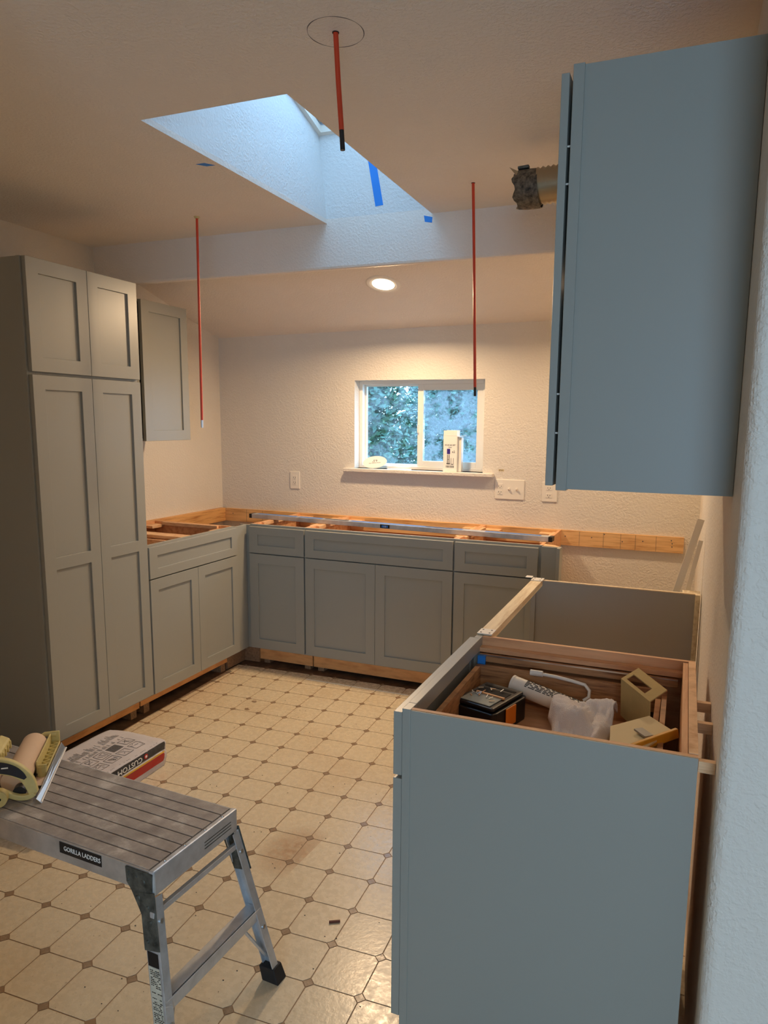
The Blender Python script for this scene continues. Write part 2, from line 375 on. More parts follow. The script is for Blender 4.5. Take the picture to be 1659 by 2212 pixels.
# ceiling: flat part with the skylight hole, header, sloped part
sx0, sx1, sy0, sy1 = 1.407, 1.921, -2.293, -1.08
CE = struct(MB().box(0, sx0, YN, sy1, ZC, ZC+.02).box(sx1, XR+.18, YE+.1, sy1, ZC, ZC+.02).box(sx1, XF, YN, YE+.1, ZC, ZC+.02)
            .box(sx0, sx1, YN, sy0, ZC, ZC+.02).build('ceiling', 'ceil', origin=(0, 0, ZC)))
hd = MB(); yb0, yb1 = sy1, -1.045
hd.prism([(yb0+.012, 2.188), (yb0+.0035, 2.1915), (yb0, 2.20), (yb0, ZC+.02), (yb1, ZC+.02), (yb1, 2.200), (yb1-.010, 2.188)], 'x', 0, XR)
struct(hd.build('trim_1', 'ceil', origin=(1.5, -1.06, 2.188)))['label'] = 'painted header between the flat and the sloped ceiling'
sc = MB(); a = [(0, yb1, ZS(0, yb1)), (XR, yb1, ZS(XR, yb1)), (XR, .0, ZS(XR, 0)), (0, .0, ZS(0, 0))]
sc.add(a+[(x, y, z+.06) for x, y, z in a], [(0, 1, 2, 3), (7, 6, 5, 4), (0, 4, 5, 1), (1, 5, 6, 2), (2, 6, 7, 3), (3, 7, 4, 0)])
sc.build('sloped_ceiling', 'ceil', CE)
# scribed circle around the first pipe
cc = MB(); R0 = .0665; n = 48; cx, cy = 2.195, -2.53
vs = []
for k in range(n):
    t = 2*PI*k/n; w = .0007+.0004*math.sin(5*t)
    for rad in (R0-w, R0+w):
        vs.append((cx+rad*math.cos(t), cy+rad*math.sin(t), ZC-.0004))
for k in range(n):
    t = 2*PI*k/n; w = .0007+.0004*math.sin(5*t)
    for rad in (R0-w, R0+w): vs.append((cx+rad*math.cos(t), cy+rad*math.sin(t), ZC))
fs = []
for k in range(n):
    a, b = 2*k, 2*((k+1) % n); fs += [(a, b, b+1, a+1), (a, a+2*n, b+2*n, b), (a+1, b+1, b+1+2*n, a+1+2*n)]
cc.add(vs, fs).build('scribed_circle', 'inkgrey', CE, label='thin dark circle scribed on the ceiling')
# skylight shaft
zt = lambda y: 2.775+.297*(-1.08-y)
tx0, tx1 = 1.368, 1.945
sk = MB()
def quadslab(p, nrm, t=.03):
    nrm = Vector(nrm)*t; q = [tuple(Vector(a)+nrm) for a in p]
    sk.add(p+q, [(0, 1, 2, 3), (7, 6, 5, 4), (0, 4, 5, 1), (1, 5, 6, 2), (2, 6, 7, 3), (3, 7, 4, 0)])
zb = ZC+.001
quadslab([(sx0, sy0, zb), (sx0, sy1, zb), (tx0, sy1, zt(sy1)), (tx0, sy0, zt(sy0))], (-1, 0, 0))
quadslab([(sx1, sy0, zb), (sx1, sy1, zb), (tx1, sy1, zt(sy1)), (tx1, sy0, zt(sy0))], (1, 0, 0))
quadslab([(sx0-.03, sy1, ZC+.02), (sx1+.03, sy1, ZC+.02), (tx1+.03, sy1, zt(sy1)), (tx0-.03, sy1, zt(sy1))], (0, 1, 0))
quadslab([(sx0-.03, sy0, zb), (sx1+.03, sy0, zb), (tx1+.03, sy0, zt(sy0)), (tx0-.03, sy0, zt(sy0))], (0, -1, 0))
sk.build('skylight_shaft', 'shaft', CE)
# skylight unit on the roof
W2 = thing('window_2', (1.66, -1.69, 2.95), '', ''); del W2['label']; del W2['category']; struct(W2)
def ringbox(mb, x0, x1, ya, yb, w, lo, hi):      # sloped rectangular ring following the roof
    def pt(x, y, o): return (x, y, zt(y)+o)
    for (a, b, c2, d2) in ((x0, x0+w, ya, yb), (x1-w, x1, ya, yb), (x0+w, x1-w, ya, ya+w), (x0+w, x1-w, yb-w, yb)):
        p = [pt(x, y, o) for o in (lo, hi) for y in (c2, d2) for x in (a, b)]
        mb.add(p, [(0, 2, 3, 1), (4, 5, 7, 6), (0, 1, 5, 4), (2, 6, 7, 3), (0, 4, 6, 2), (1, 3, 7, 5)])
    return mb
ringbox(MB(), tx0-.03, tx1+.03, sy0-.03, sy1+.03, .05, 0, .03).build('curb', 'white', W2)
ringbox(MB(), tx0-.03, tx1+.03, sy0-.03, sy1+.03, .035, .03, .10).build('window_frame', 'alu', W2)
ringbox(MB(), tx0-.005, tx1+.005, sy0-.005, sy1+.005, .045, .055, .085).build('sash', 'white', W2)
gp = MB(); p = [(x, y, zt(y)+o) for o in (.066, .072) for y in (sy0+.035, sy1-.035) for x in (tx0+.035, tx1-.035)]
gp.add(p, [(0, 2, 3, 1), (4, 5, 7, 6), (0, 1, 5, 4), (2, 6, 7, 3), (0, 4, 6, 2), (1, 3, 7, 5)]).build('pane', 'skyglass', W2)
# attic and roof over the ceiling keeps the sky out
at = MB()
for (x0_, x1_, ya_, yb_) in ((-.2, tx0-.032, YN-.12, .16), (tx1+.032, XF+.12, YN-.12, .16), (tx0-.032, tx1+.032, sy1+.032, .16), (tx0-.032, tx1+.032, YN-.12, sy0-.032)):
    p = [(x, y, zt(y)+o_) for o_ in (-.04, -.002) for y in (ya_, yb_) for x in (x0_, x1_)]
    at.add(p, [(0, 2, 3, 1), (4, 5, 7, 6), (0, 1, 5, 4), (2, 6, 7, 3), (0, 4, 6, 2), (1, 3, 7, 5)])
struct(at.build('trim_2', 'subfloor'))['label'] = 'roof boards above the ceiling, open over the skylight'

# kitchen window
W1 = thing('window_1', (1.458, .08, 1.188), '', ''); del W1['label']; del W1['category']; struct(W1)
fr = MB(); y0, y1 = .075, .145
fr.box(wx0, wx0+.022, y0, y1, wz0, wz1).box(wx1-.03, wx1, y0, y1, wz0, wz1).box(wx0+.022, wx1-.03, y0, y1, wz0, wz0+.018).box(wx0+.022, wx1-.03, y0, y1, wz1-.022, wz1)
fr.build('window_frame', 'vinyl', W1, bevel=.002)
def sash(x0, x1, z0, z1, w, ya, yb, mat, nm='sash'):
    s = MB().box(x0, x0+w, ya, yb, z0, z1).box(x1-w, x1, ya, yb, z0, z1).box(x0+w, x1-w, ya, yb, z0, z0+w).box(x0+w, x1-w, ya, yb, z1-w, z1)
    so = s.build(nm, 'vinyl', W1, bevel=.002)
    MB().box(x0+w, x1-w, (ya+yb)/2-.002, (ya+yb)/2+.002, z0+w, z1-w).build('pane', mat, so)
sash(1.052, 1.462, 1.206, 1.723, .012, .112, .135, 'glass')
sash(1.432, 1.857, 1.206, 1.723, .038, .080, .108, 'fogglass')
MB().box(1.434, 1.442, .070, .080, 1.42, 1.47).build('window_latch', 'vinyl', W1)
MB().box(.965, 1.958, -.040, .075, 1.165, 1.188).build('window_sill', 'wall', W1, bevel=.004)

# ---------------------------------------------------------------- cabinet makers
def mapper(face, plane):
    return {'y-': lambda u, v, w: (u, plane-w, v), 'x+': lambda u, v, w: (plane+w, u, v), 'x-': lambda u, v, w: (plane-w, u, v)}[face]
def mbox(mb, mp, u0, u1, v0, v1, w0, w1):
    a, b = mp(u0, v0, w0), mp(u1, v1, w1); return mb.box(a[0], b[0], a[1], b[1], a[2], b[2])
def shaker(root, mp, u0, u1, v0, v1, name='door', st=.057, mid=None, t=.020, off=.001):
    d = MB(); rb = st if name == 'door' else .046
    holes = [(v0+rb, mid[0]), (mid[1], v1-rb)] if mid else [(v0+rb, v1-rb)]
    us = [u0, u0+st, u1-st, u1]; vv = [v0]+[q for h_ in holes for q in h_]+[v1]
    nv = len(vv); vs = [mp(u, v, w) for w in (off, off+t) for v in vv for u in us]; ix = lambda i, j, k: k*nv*4+j*4+i
    fs = []
    hol = {(1, 1+2*q) for q in range(len(holes))}
    for i in range(3):
        for j in range(nv-1):
            if (i, j) in hol:
                fs += [(ix(i, j, 0), ix(i+1, j, 0), ix(i+1, j, 1), ix(i, j, 1)), (ix(i, j+1, 0), ix(i, j+1, 1), ix(i+1, j+1, 1), ix(i+1, j+1, 0)),
                       (ix(i, j, 0), ix(i, j, 1), ix(i, j+1, 1), ix(i, j+1, 0)), (ix(i+1, j, 0), ix(i+1, j+1, 0), ix(i+1, j+1, 1), ix(i+1, j, 1))]
            else: fs += [(ix(i, j, 0), ix(i, j+1, 0), ix(i+1, j+1, 0), ix(i+1, j, 0)), (ix(i, j, 1), ix(i+1, j, 1), ix(i+1, j+1, 1), ix(i, j+1, 1))]
    for i in range(3): fs += [(ix(i, 0, 0), ix(i+1, 0, 0), ix(i+1, 0, 1), ix(i, 0, 1)), (ix(i, nv-1, 0), ix(i, nv-1, 1), ix(i+1, nv-1, 1), ix(i+1, nv-1, 0))]
    for j in range(nv-1): fs += [(ix(0, j, 0), ix(0, j, 1), ix(0, j+1, 1), ix(0, j+1, 0)), (ix(3, j, 0), ix(3, j+1, 0), ix(3, j+1, 1), ix(3, j, 1))]
    d.add(vs, fs)
    o = d.build(name, 'grey', root, bevel=.0012)
    pn = MB()
    if mid:
        mbox(pn, mp, u0+st-.0005, u1-st+.0005, v0+rb-.0005, mid[0]+.0005, off+.003, off+t-.009); mbox(pn, mp, u0+st-.0005, u1-st+.0005, mid[1]-.0005, v1-rb+.0005, off+.003, off+t-.009)
    else: mbox(pn, mp, u0+st-.0005, u1-st+.0005, v0+rb-.0005, v1-rb+.0005, off+.003, off+t-.009)
    pn.build('door_panel' if name == 'door' else 'drawer_panel', 'grey', o)
    return o
def carcass(root, mp, u0, u1, depth, ztop, inner, toe=True, zt0=.035, toe_rec=.075, top_open=True, backm=None):
    """face plane is w=0; box runs from w=-depth to w=0"""
    th = .015
    for a, b in ((u0, u0+th), (u1-th, u1)):
        s = MB(); mbox(s, mp, a, b, .114, ztop, -depth, -.0195); s.build('side_panel', inner, root)
    s = MB(); mbox(s, mp, u0+th, u1-th, .114, ztop, -depth, -depth+.010); s.build('back_panel', inner, root)
    s = MB(); mbox(s, mp, u0+th, u1-th, .114, .130, -depth+.010, -.0195); s.build('bottom_panel', inner, root)
    f = MB()
    mbox(f, mp, u0, u0+.038, .114, ztop, -.019, 0); mbox(f, mp, u1-.038, u1, .114, ztop, -.019, 0)
    mbox(f, mp, u0+.038, u1-.038, ztop-.030, ztop, -.019, 0); mbox(f, mp, u0+.038, u1-.038, .114, .145, -.019, 0)
    if top_open: mbox(f, mp, u0+.038, u1-.038, .688, .722, -.019, 0)
    f.build('face_frame', 'grey', root)
    if toe:
        s = MB(); mbox(s, mp, u0+.004, u1-.004, zt0, .113, -toe_rec-.012, -toe_rec); s.build('toe_board', 'toe', root)
        for a in (u0+.03, u1-.06):
            s = MB(); mbox(s, mp, a, a+.04, -.003, .0345+zt0-.035, -toe_rec-.08, -toe_rec-.005); s.build('shim', 'mdf', root)
    if top_open:
        s = MB(); mbox(s, mp, u0+th, u1-th, ztop-.085, ztop, -depth+.010, -depth+.024); s.build('hanging_rail', 'stud' if inner == 'ply_x' else 'ply_y', root)
        for a, b in ((u0+th, u0+th+.10), (u1-th-.10, u1-th)):
            for w0, w1 in ((-.10, -.0195), (-depth+.024, -depth+.09)):
                s = MB(); mbox(s, mp, a, b, ztop-.032, ztop-.016, w0, w1); s.build('corner_block', 'ply_edge', root, bevel=.001)
        for a, b in ((u0+th, u0+th+.018), (u1-th-.018, u1-th)):
            s = MB(); mbox(s, mp, a, b, ztop-.02, ztop-.001, -depth+.09, -.10); s.build('cleat', 'ply_edge', root)

# back run
mpb = mapper('y-', -.61)
def back_base(u0, u1, label, doors, drawers):
    r = thing('base_cabinet', ((u0+u1)/2, -.31, 0), label, 'cabinet', group='open-topped grey base cabinets along the back wall')
    carcass(r, mpb, u0, u1, .588, .876, 'ply_x', zt0=.02)
    for a, b in doors: shaker(r, mpb, a, b, .124, .702)
    for a, b in drawers: shaker(r, mpb, a, b, .708, .864, 'drawer_front')
    return r
back_base(.636, 1.0115, 'narrow grey base cabinet under the window wall, next to the inside corner', [(.6395, 1.0075)], [(.6395, 1.0075)])
back_base(1.0125, 1.9135, 'wide two-door grey sink base cabinet below the window', [(1.0165, 1.4585), (1.4605, 1.9095)], [(1.0165, 1.9095)])
C3 = back_base(1.9145, 2.376, 'grey base cabinet at the right end of the back run, with angled end filler', [(1.9185, 2.360)], [(1.9185, 2.360)])
s = MB(); s.box(2.3765, 2.478, -.628, -.61, .114, .874); s.build('filler_strip', 'grey', C3, bevel=.001)
MB().box(2.462, 2.478, -.690, -.6285, .114, .880).build('filler_strip', 'grey', C3, bevel=.001)
MB().prism([(2.377, -.60), (2.47, -.605), (2.43, -.56), (2.377, -.545)], 'z', .855, .874).build('corner_block', 'ply_edge', C3)
# corner filler
fl = thing('corner_filler', (.60, -.62, 0), 'narrow grey filler panels closing the inside corner between the two cabinet runs', 'filler panel')
MB().box(.559, .6355, -.61, -.592, .114, .870).build('filler_strip', 'grey', fl, bevel=.001)
MB().box(.592, .61, -.7290, -.611, .114, .870).build('filler_strip', 'grey', fl, bevel=.001)
MB().box(.535, .640, -.547, -.535, -.0, .113).build('toe_board', 'mdf', fl)
MB().box(.523, .5345, -.730, -.536, -.0, .113).build('toe_board', 'mdf', fl)
# left run base
mpl = mapper('x+', .61)
LB = thing('base_cabinet', (.31, -1.1, 0), 'grey two-door base cabinet between the tall pantry and the corner', 'cabinet')
carcass(LB, mpl, -1.4685, -.7300, .588, .876, 'ply_y', zt0=.045)
shaker(LB, mpl, -1.4640, -1.1000, .124, .705); shaker(LB, mpl, -1.0980, -.7340, .124, .705); shaker(LB, mpl, -1.4640, -.7340, .711, .868, 'drawer_front')
MB().box(.03, .585, -1.30, -1.285, .79, .876).build('divider_board', 'ply_y', LB)
MB().box(.03, .585, -1.14, -1.06, .852, .868).build('divider_board', 'ply_edge', LB)
# pantry
PN = thing('pantry_cabinet', (.31, -1.77, 0), 'tall grey four-door pantry cabinet against the left wall', 'cabinet')
u0, u1, zt_ = -2.071, -1.4705, 2.100
for a, b in ((u0, u0+.018), (u1-.016, u1)):
    s = MB(); mbox(s, mpl, a, b, 0 if a == u0 else .114, zt_, -.606, -.0195); s.build('side_panel', 'greyin', PN, bevel=.001)
s = MB(); mbox(s, mpl, u0+.018, u1-.016, .114, zt_, -.606, -.595); s.build('back_panel', 'ply_y', PN)
for v in (.114, 1.63, 2.082):
    s = MB(); mbox(s, mpl, u0+.018, u1-.016, v, v+.018, -.595, -.0195); s.build('shelf', 'greyin', PN)
s = MB(); mbox(s, mpl, u0-.003, u0+.038, .0, zt_, -.019, 0); mbox(s, mpl, u1-.038, u1, .114, zt_, -.019, 0)
for v0, v1 in ((.114, .145), (1.635, 1.688), (2.07, zt_)): mbox(s, mpl, u0+.038, u1-.038, v0, v1, -.019, 0)
s.build('face_frame', 'grey', PN, bevel=.001)
s = MB(); mbox(s, mpl, u0+.04, u1-.004, .04, .113, -.087, -.075); s.build('toe_board', 'toe', PN)
s = MB(); mbox(s, mpl, u1-.06, u1-.02, -.003, .04, -.15, -.08); s.build('shim', 'mdf', PN)
for a, b in ((-2.066, -1.7665), (-1.7645, -1.4750)):
    shaker(PN, mpl, a, b, 1.667, 2.100); shaker(PN, mpl, a, b, .128, 1.655, mid=(.863, .915))
# upper cabinet on the left wall
UL = thing('wall_cabinet', (.15, -.92, 1.369), 'small grey single-door wall cabinet hung beyond the pantry', 'cabinet')
MB().box(.0, .3045, -1.1290, -1.114, 1.369, 2.108).box(.0, .3045, -.756, -.741, 1.369, 2.108).box(.0, .3045, -1.114, -.756, 1.369, 1.384).box(.0, .3045, -1.114, -.756, 2.093, 2.108).box(.0, .008, -1.114, -.756, 1.384, 2.093).build('carcass', 'grey', UL, bevel=.001)
shaker(UL, mapper('x+', .3055), -1.106, -.740, 1.369, 2.106)
# right upper cabinet
UR = thing('wall_cabinet', (2.95, -2.43, 1.352), 'large grey wall cabinet at upper right, seen from its plain side', 'cabinet')
xr = XR-.001
MB().box(2.797, xr, -2.660, -2.644, 1.354, 2.172).build('side_panel', 'greyin', UR)
MB().box(2.797, xr, -2.216, -2.200, 1.354, 2.172).build('side_panel', 'greyin', UR)
MB().box(2.797, xr, -2.644, -2.216, 1.354, 1.372).box(2.797, xr, -2.644, -2.216, 2.154, 2.172).box(xr-.01, xr, -2.644, -2.216, 1.372, 2.154).build('carcass', 'ply_y', UR)
s = MB(); s.box(2.775, 2.797, -2.664, -2.626, 1.351, 2.174).box(2.775, 2.797, -2.236, -2.198, 1.351, 2.174).box(2.775, 2.797, -2.626, -2.236, 1.351, 1.389).box(2.775, 2.797, -2.626, -2.236, 2.136, 2.174)
s.build('face_frame', 'grey', UR, bevel=.0012)
UD = shaker(UR, mapper('x-', 2.7745), -2.660, -2.204, 1.360, 2.162, t=.016, off=.0065)
for z in (1.55, 1.47, 2.03, 1.96): MB().cyl((2.7675, -2.652, z), (2.775, -2.652, z), .002, n=10).build('door_bumper', 'white', UR)

# right base cabinet
RB = thing('drawer_base_cabinet', (2.79, -2.5, 0), 'large grey open-topped drawer base cabinet in the right foreground', 'cabinet')
XFc, XBk = 2.490, 3.084
MB().box(XFc+.019, XBk, -2.800, -2.7965, .0, .874).build('side_panel', 'greyin', RB, label='plain grey side facing the room')
MB().box(XFc+.019, XBk, -2.796, -2.785, .0, .875).build('side_panel', 'ply_x', RB)
MB().box(XFc+.019, XBk, -2.222, -2.210, .0, .875).build('side_panel', 'ply_x', RB)
MB().box(XBk-.030, XBk-.018, -2.784, -2.223, .114, .872).build('back_panel', 'ply_y', RB)
MB().box(XBk-.017, XBk, -2.784, -2.223, .79, .8765).build('back_rail', 'ply_edge', RB)
MB().box(XFc+.019, XBk-.03, -2.784, -2.223, .114, .13).build('bottom_panel', 'ply_x', RB)
s = MB().box(XFc, XFc+.019, -2.802, -2.764, 0, .876).box(XFc, XFc+.019, -2.246, -2.208, 0, .876).box(XFc, XFc+.019, -2.764, -2.246, .838, .876).box(XFc, XFc+.019, -2.764, -2.246, .69, .72)
s.build('face_frame', 'grey', RB, bevel=.0012)
mpr = mapper('x-', XFc)
shaker(RB, mpr, -2.800, -2.212, .720, .866, 'drawer_front'); shaker(RB, mpr, -2.800, -2.507, .124, .712); shaker(RB, mpr, -2.505, -2.212, .124, .712)
MB().box(XFc+.019, XBk-.03, -2.250, -2.2225, .838, .850).build('cleat', 'ply_x', RB)
MB().box(XFc+.022, XBk-.04, -2.262, -2.2505, .815, .835).build('drawer_slide', 'drawer', RB)
MB().box(XFc+.020, XBk-.04, -2.2635, -2.2625, .832, .836).build('slide_rail', 'steel', RB)
MB().box(XFc+.020, XFc+.042, -2.272, -2.264, .806, .832).build('slide_bracket', 'tape', RB, label='blue plastic slide bracket')
dr = MB().box(2.512, 2.526, -2.770, -2.282, .70, .812).box(2.526, 3.02, -2.770, -2.758, .70, .812).box(2.526, 3.02, -2.294, -2.282, .70, .812).box(3.008, 3.02, -2.758, -2.294, .70, .80)
dr.build('drawer_box', 'drawer', RB)
MB().box(2.526, 3.008, -2.758, -2.294, .703, .712).build('drawer_bottom', 'ply_x', RB)
# packing bits between cabinet and wall
for y in (-2.795, -2.61, -2.49):
    tag(MB().box(XBk+.001, XR-.0005, y, y+.014, .846, .868).build('wood_shim', 'ply_edge'), {-2.795: 'nearest small wooden shim between the open drawer cabinet and right wall', -2.61: 'middle wooden shim between the open drawer cabinet and right wall', -2.49: 'farthest wooden shim between the open drawer cabinet and right wall'}[y], 'shim', 'wooden shims behind the drawer cabinet')

# end panel and stretcher of the range gap
EP = thing('end_panel', (2.79, -1.40, 0), 'upright grey end panel across the range gap with raw top edge', 'panel')
MB().box(2.506, 3.090, -1.409, -1.398, 0, .872).build('panel', 'greyin', EP)
MB().box(2.506, 3.090, -1.410, -1.397, .8725, .876).build('panel_edge', 'edge', EP)
MB().box(2.487, 2.5055, -1.420, -1.380, 0, .874).build('edge_stile', 'grey', EP, bevel=.001)
ST = thing('stretcher_board', (2.51, -1.8, .85), 'pale pine stretcher bar bridging the gap between drawer cabinet and end panel', 'board')
MB().box(2.490, 2.532, -2.2070, -1.4210, .856, .878).build('board', 'studraw', ST)
for y in (-2.180, -1.412):
    pl = MB().box(2.489, 2.534, y-.032, y+.020, .8785, .8805).build('mounting_plate', 'zinc', ST, bevel=.0004)
    for dx in (-.013, .013):
        for dy in (-.020, .008): MB().cyl((2.511+dx, y+dy, .8803), (2.511+dx, y+dy, .8813), .0028, n=8).build('screw', 'inkgrey', pl)
MB().box(2.462, 2.488, -1.415, -1.385, .882, .8845).build('mounting_tab', 'zinc', ST)

# ---------------------------------------------------------------- ledgers
LG = thing('wall_ledger', (1.52, -.02, .786), 'long pine ledger board screwed along the back wall', 'board')
MB().box(.0385, 3.045, -.0215, -.0005, .786, .8745).build('board', 'stud', LG, bevel=.001)
for x, z in ((2.40, .84), (2.55, .842), (2.72, .83), (2.98, .855), (2.985, .838), (2.985, .82), (.10, .84), (2.62, .865), (2.83, .84)):
    MB().cyl((x, -.0213, z), (x, -.0225, z), .0035, n=8).build('screw', 'inkgrey', LG)
for x in (2.48, 2.615, 2.71, 2.79, 2.90, .21, .34): MB().box(x, x+.0015, -.0221, -.0216, .788, .873).build('pencil_mark', 'inkgrey', LG)
LG2 = thing('wall_ledger', (.02, -.75, .786), 'short pine ledger board on the left wall above the corner cabinet', 'board')
MB().box(.0005, .0385, -1.465, -.0215, .786, .8765).build('board', wood('pine_ledger_y', lin(222, 170, 108), lin(178, 118, 62), (14, 1.2, 14), 3.5), LG2, bevel=.001)
MB().cyl((.0383, -.55, .84), (.0395, -.55, .84), .0035, n=8).build('screw', 'inkgrey', LG2)

# spirit level
LV = thing('spirit_level', (1.44, -.45, .878), 'long aluminium spirit level lying across the open back cabinets', 'level')
a = Vector((.484, -.395, .8775)); b = Vector((2.405, -.497, .8775)); d = (b-a).normalized(); n_ = Vector((d.y, -d.x, 0))*-1
def lvl(t0, t1, w0, w1, z0, z1, mat, nm, bev=0, lab=None):
    pts = [a+d*t+n_*w+Vector((0, 0, z)) for z in (z0, z1) for w in (w0, w1) for t in (t0, t1)]
    return MB().add(pts, [(0, 2, 3, 1), (4, 5, 7, 6), (0, 1, 5, 4), (2, 6, 7, 3), (0, 4, 6, 2), (1, 3, 7, 5)]).build(nm, mat, LV, bevel=bev, label=lab)
Ltot = (b-a).length
lvl(.02, Ltot-.02, 0, .055, 0, .026, 'alu', 'body', .001)
lvl(.36, .52, .012, .043, .0262, .0268, 'blade', 'blue_face'); lvl(.72, 1.42, .010, .045, .0262, .0268, 'blade', 'blue_face'); lvl(1.55, 1.86, .012, .043, .0262, .0268, 'blade', 'blue_face'); lvl(.05, .34, .012, .043, .0262, .0268, 'blade', 'blue_face')
for t in (.62, 1.28): lvl(t-.08, t+.08, .018, .038, .0266, .0274, 'black', 'hand_slot')
lvl(0, .0195, -.001, .056, -.0003, .0265, 'black', 'end_cap', .002); lvl(Ltot-.0195, Ltot, -.001, .056, -.0003, .0265, 'black', 'end_cap', .002)
lvl(.925, .985, -.0012, -.0002, .003, .0235, 'black', 'vial_frame'); lvl(.935, .975, -.0022, -.0013, .007, .019, 'blade', 'vial')
lvl(.950, .952, -.0028, -.0023, .007, .019, 'white', 'vial_line'); lvl(.960, .962, -.0028, -.0023, .007, .019, 'white', 'vial_line')

# ---------------------------------------------------------------- outlets
def plate(x0, x1, z0, z1, nm, label):
    r = thing(nm, ((x0+x1)/2, 0, (z0+z1)/2), label, 'outlet' if nm != 'switch_plate' else 'switch')
    MB().box(x0, x1, -.006, 0, z0, z1).build('cover_plate', 'white', r, bevel=.0025); return r
def sockets(r, cx, zs, w=.017):
    for z in zs:
        s = MB().box(cx-w, cx+w, -.0078, -.0062, z-.013, z+.013).build('socket', 'white', r, bevel=.001)
        MB().box(cx-.008, cx-.006, -.0084, -.0079, z-.003, z+.006).box(cx+.006, cx+.008, -.0084, -.0079, z-.003, z+.005).cyl((cx, -.0079, z-.008), (cx, -.0084, z-.008), .0022, n=8).build('slot', 'ink', s)
o1 = plate(.552, .626, 1.033, 1.150, 'wall_outlet', 'white decorator outlet left of the window, above the back cabinets')
MB().box(.5725, .6055, -.0075, -.0061, 1.058, 1.125).build('socket_face', 'white', o1, bevel=.001); sockets(o1, .589, (1.076, 1.108), .0145)
o2 = plate(1.967, 2.145, 1.036, 1.154, 'switch_plate', 'wide white plate with one outlet and two toggle switches right of the sill')
MB().box(1.982, 2.016, -.0075, -.0061, 1.062, 1.130).build('socket_face', 'white', o2, bevel=.001); sockets(o2, 1.999, (1.078, 1.112), .0145)
for x in (2.054, 2.101): MB().add([(x-.005, -.006, 1.088), (x+.005, -.006, 1.088), (x+.005, -.006, 1.104), (x-.005, -.006, 1.104), (x-.004, -.021, 1.098), (x+.004, -.021, 1.098), (x+.004, -.019, 1.107), (x-.004, -.019, 1.107)], [(0, 1, 2, 3), (4, 7, 6, 5), (0, 4, 5, 1), (1, 5, 6, 2), (2, 6, 7, 3), (3, 7, 4, 0)]).build('toggle', 'white', o2, bevel=.0008)
o3 = plate(2.250, 2.340, 1.033, 1.150, 'wall_outlet', 'white duplex outlet half hidden below the big upper cabinet'); sockets(o3, 2.292, (1.070, 1.114))
stk = tag(MB().box(1.985, 2.018, -.0010, 0, 1.202, 1.214).build('wall_sticker', 'cream'), 'tiny paper scrap stuck above the switch plate', 'sticker')
for k in range(4): MB().box(1.989+k*.007, 1.992+k*.007, -.0016, -.0011, 1.204+.002*(k % 2), 1.212).build('ink_mark', 'ink', stk)

# ---------------------------------------------------------------- recessed lamp
nrm = Vector((.0, .285, .958)).normalized(); ex = Vector((1, 0, .013)).normalized(); ey = nrm.cross(ex)
def recessed(lx, label):
    lc = Vector((lx, -.538, ZS(lx, -.538)))
    RL = thing('recessed_ceiling_lamp', lc, label, 'ceiling lamp')
    def disc(rings, mat, nm, cap=False):
        b = MB(); n = 40; vs = []
        for rad, off in rings:
            vs += [lc-nrm*off+(ex*math.cos(2*PI*k/n)+ey*math.sin(2*PI*k/n))*rad for k in range(n)]
        b.add(vs, [(i*n+k, i*n+(k+1) % n, (i+1)*n+(k+1) % n, (i+1)*n+k) for i in range(len(rings)-1) for k in range(n)], True)
        if cap: b.add(vs[-n:], [tuple(range(n))])
        return b.build(nm, mat, RL)
    disc([(.094, 0), (.094, .004), (.088, .006), (.074, .006), (.068, .002)], 'white', 'trim_ring')
    disc([(.068, .002), (.060, .0022)], 'white', 'baffle')
    disc([(.060, .0022), (.0599, .004), (.001, .006)], 'diffuser', 'lens', True)
    MB().bar(lc-nrm*.0075-ex*.058, lc-nrm*.0075+ex*.058, .004, .001, up=nrm).build('lens_seam', 'lampband', RL)
recessed(1.458, 'lit round recessed lamp in the sloped ceiling')
recessed(2.76, 'second round recessed lamp hidden behind the big upper cabinet')

# ---------------------------------------------------------------- hanging pipes
def pipe(top, bot, r, label, tipm, tl, collar):
    t = thing('hanging_pipe', (top[0], top[1], ZC), label, 'pipe', group='red pipes hanging from the ceiling')
    T, B = Vector(top), Vector(bot); dv = (B-T).normalized(); Mx = B-dv*tl
    mid = (T+Mx)/2+Vector((random.uniform(-.002, .002), .002, 0))
    MB().tube([T, (T+mid)/2, mid, (mid+Mx)/2, Mx], r, 12).build('rod', 'red', t)
    MB().tube([Mx, B], r*.95, 12).build('metal_tip', tipm, t)
    if collar: MB().cyl(T+Vector((0, 0, 0)), T-Vector((0, 0, .008)), .014, .009, n=14).build('collar', 'plate_grn', t)
    else: MB().cyl(T, T-Vector((0, 0, .0015)), r*1.35, n=12).build('collar', 'ink', t)
pipe((2.195, -2.53, ZC), (2.213, -2.53, 2.130), .0062, 'short thick red pipe hanging inside the scribed circle on the ceiling', 'black', .045, False)
pipe((.904, -1.376, ZC), (.897, -1.376, 1.450), .0055, 'long thin red pipe hanging at left, in front of the small wall cabinet', 'steel', .035, True)
pipe((2.203, -1.404, ZC), (2.232, -1.404, 1.592), .0055, 'long thin red pipe hanging at right, in front of the window', 'ink', .035, False)

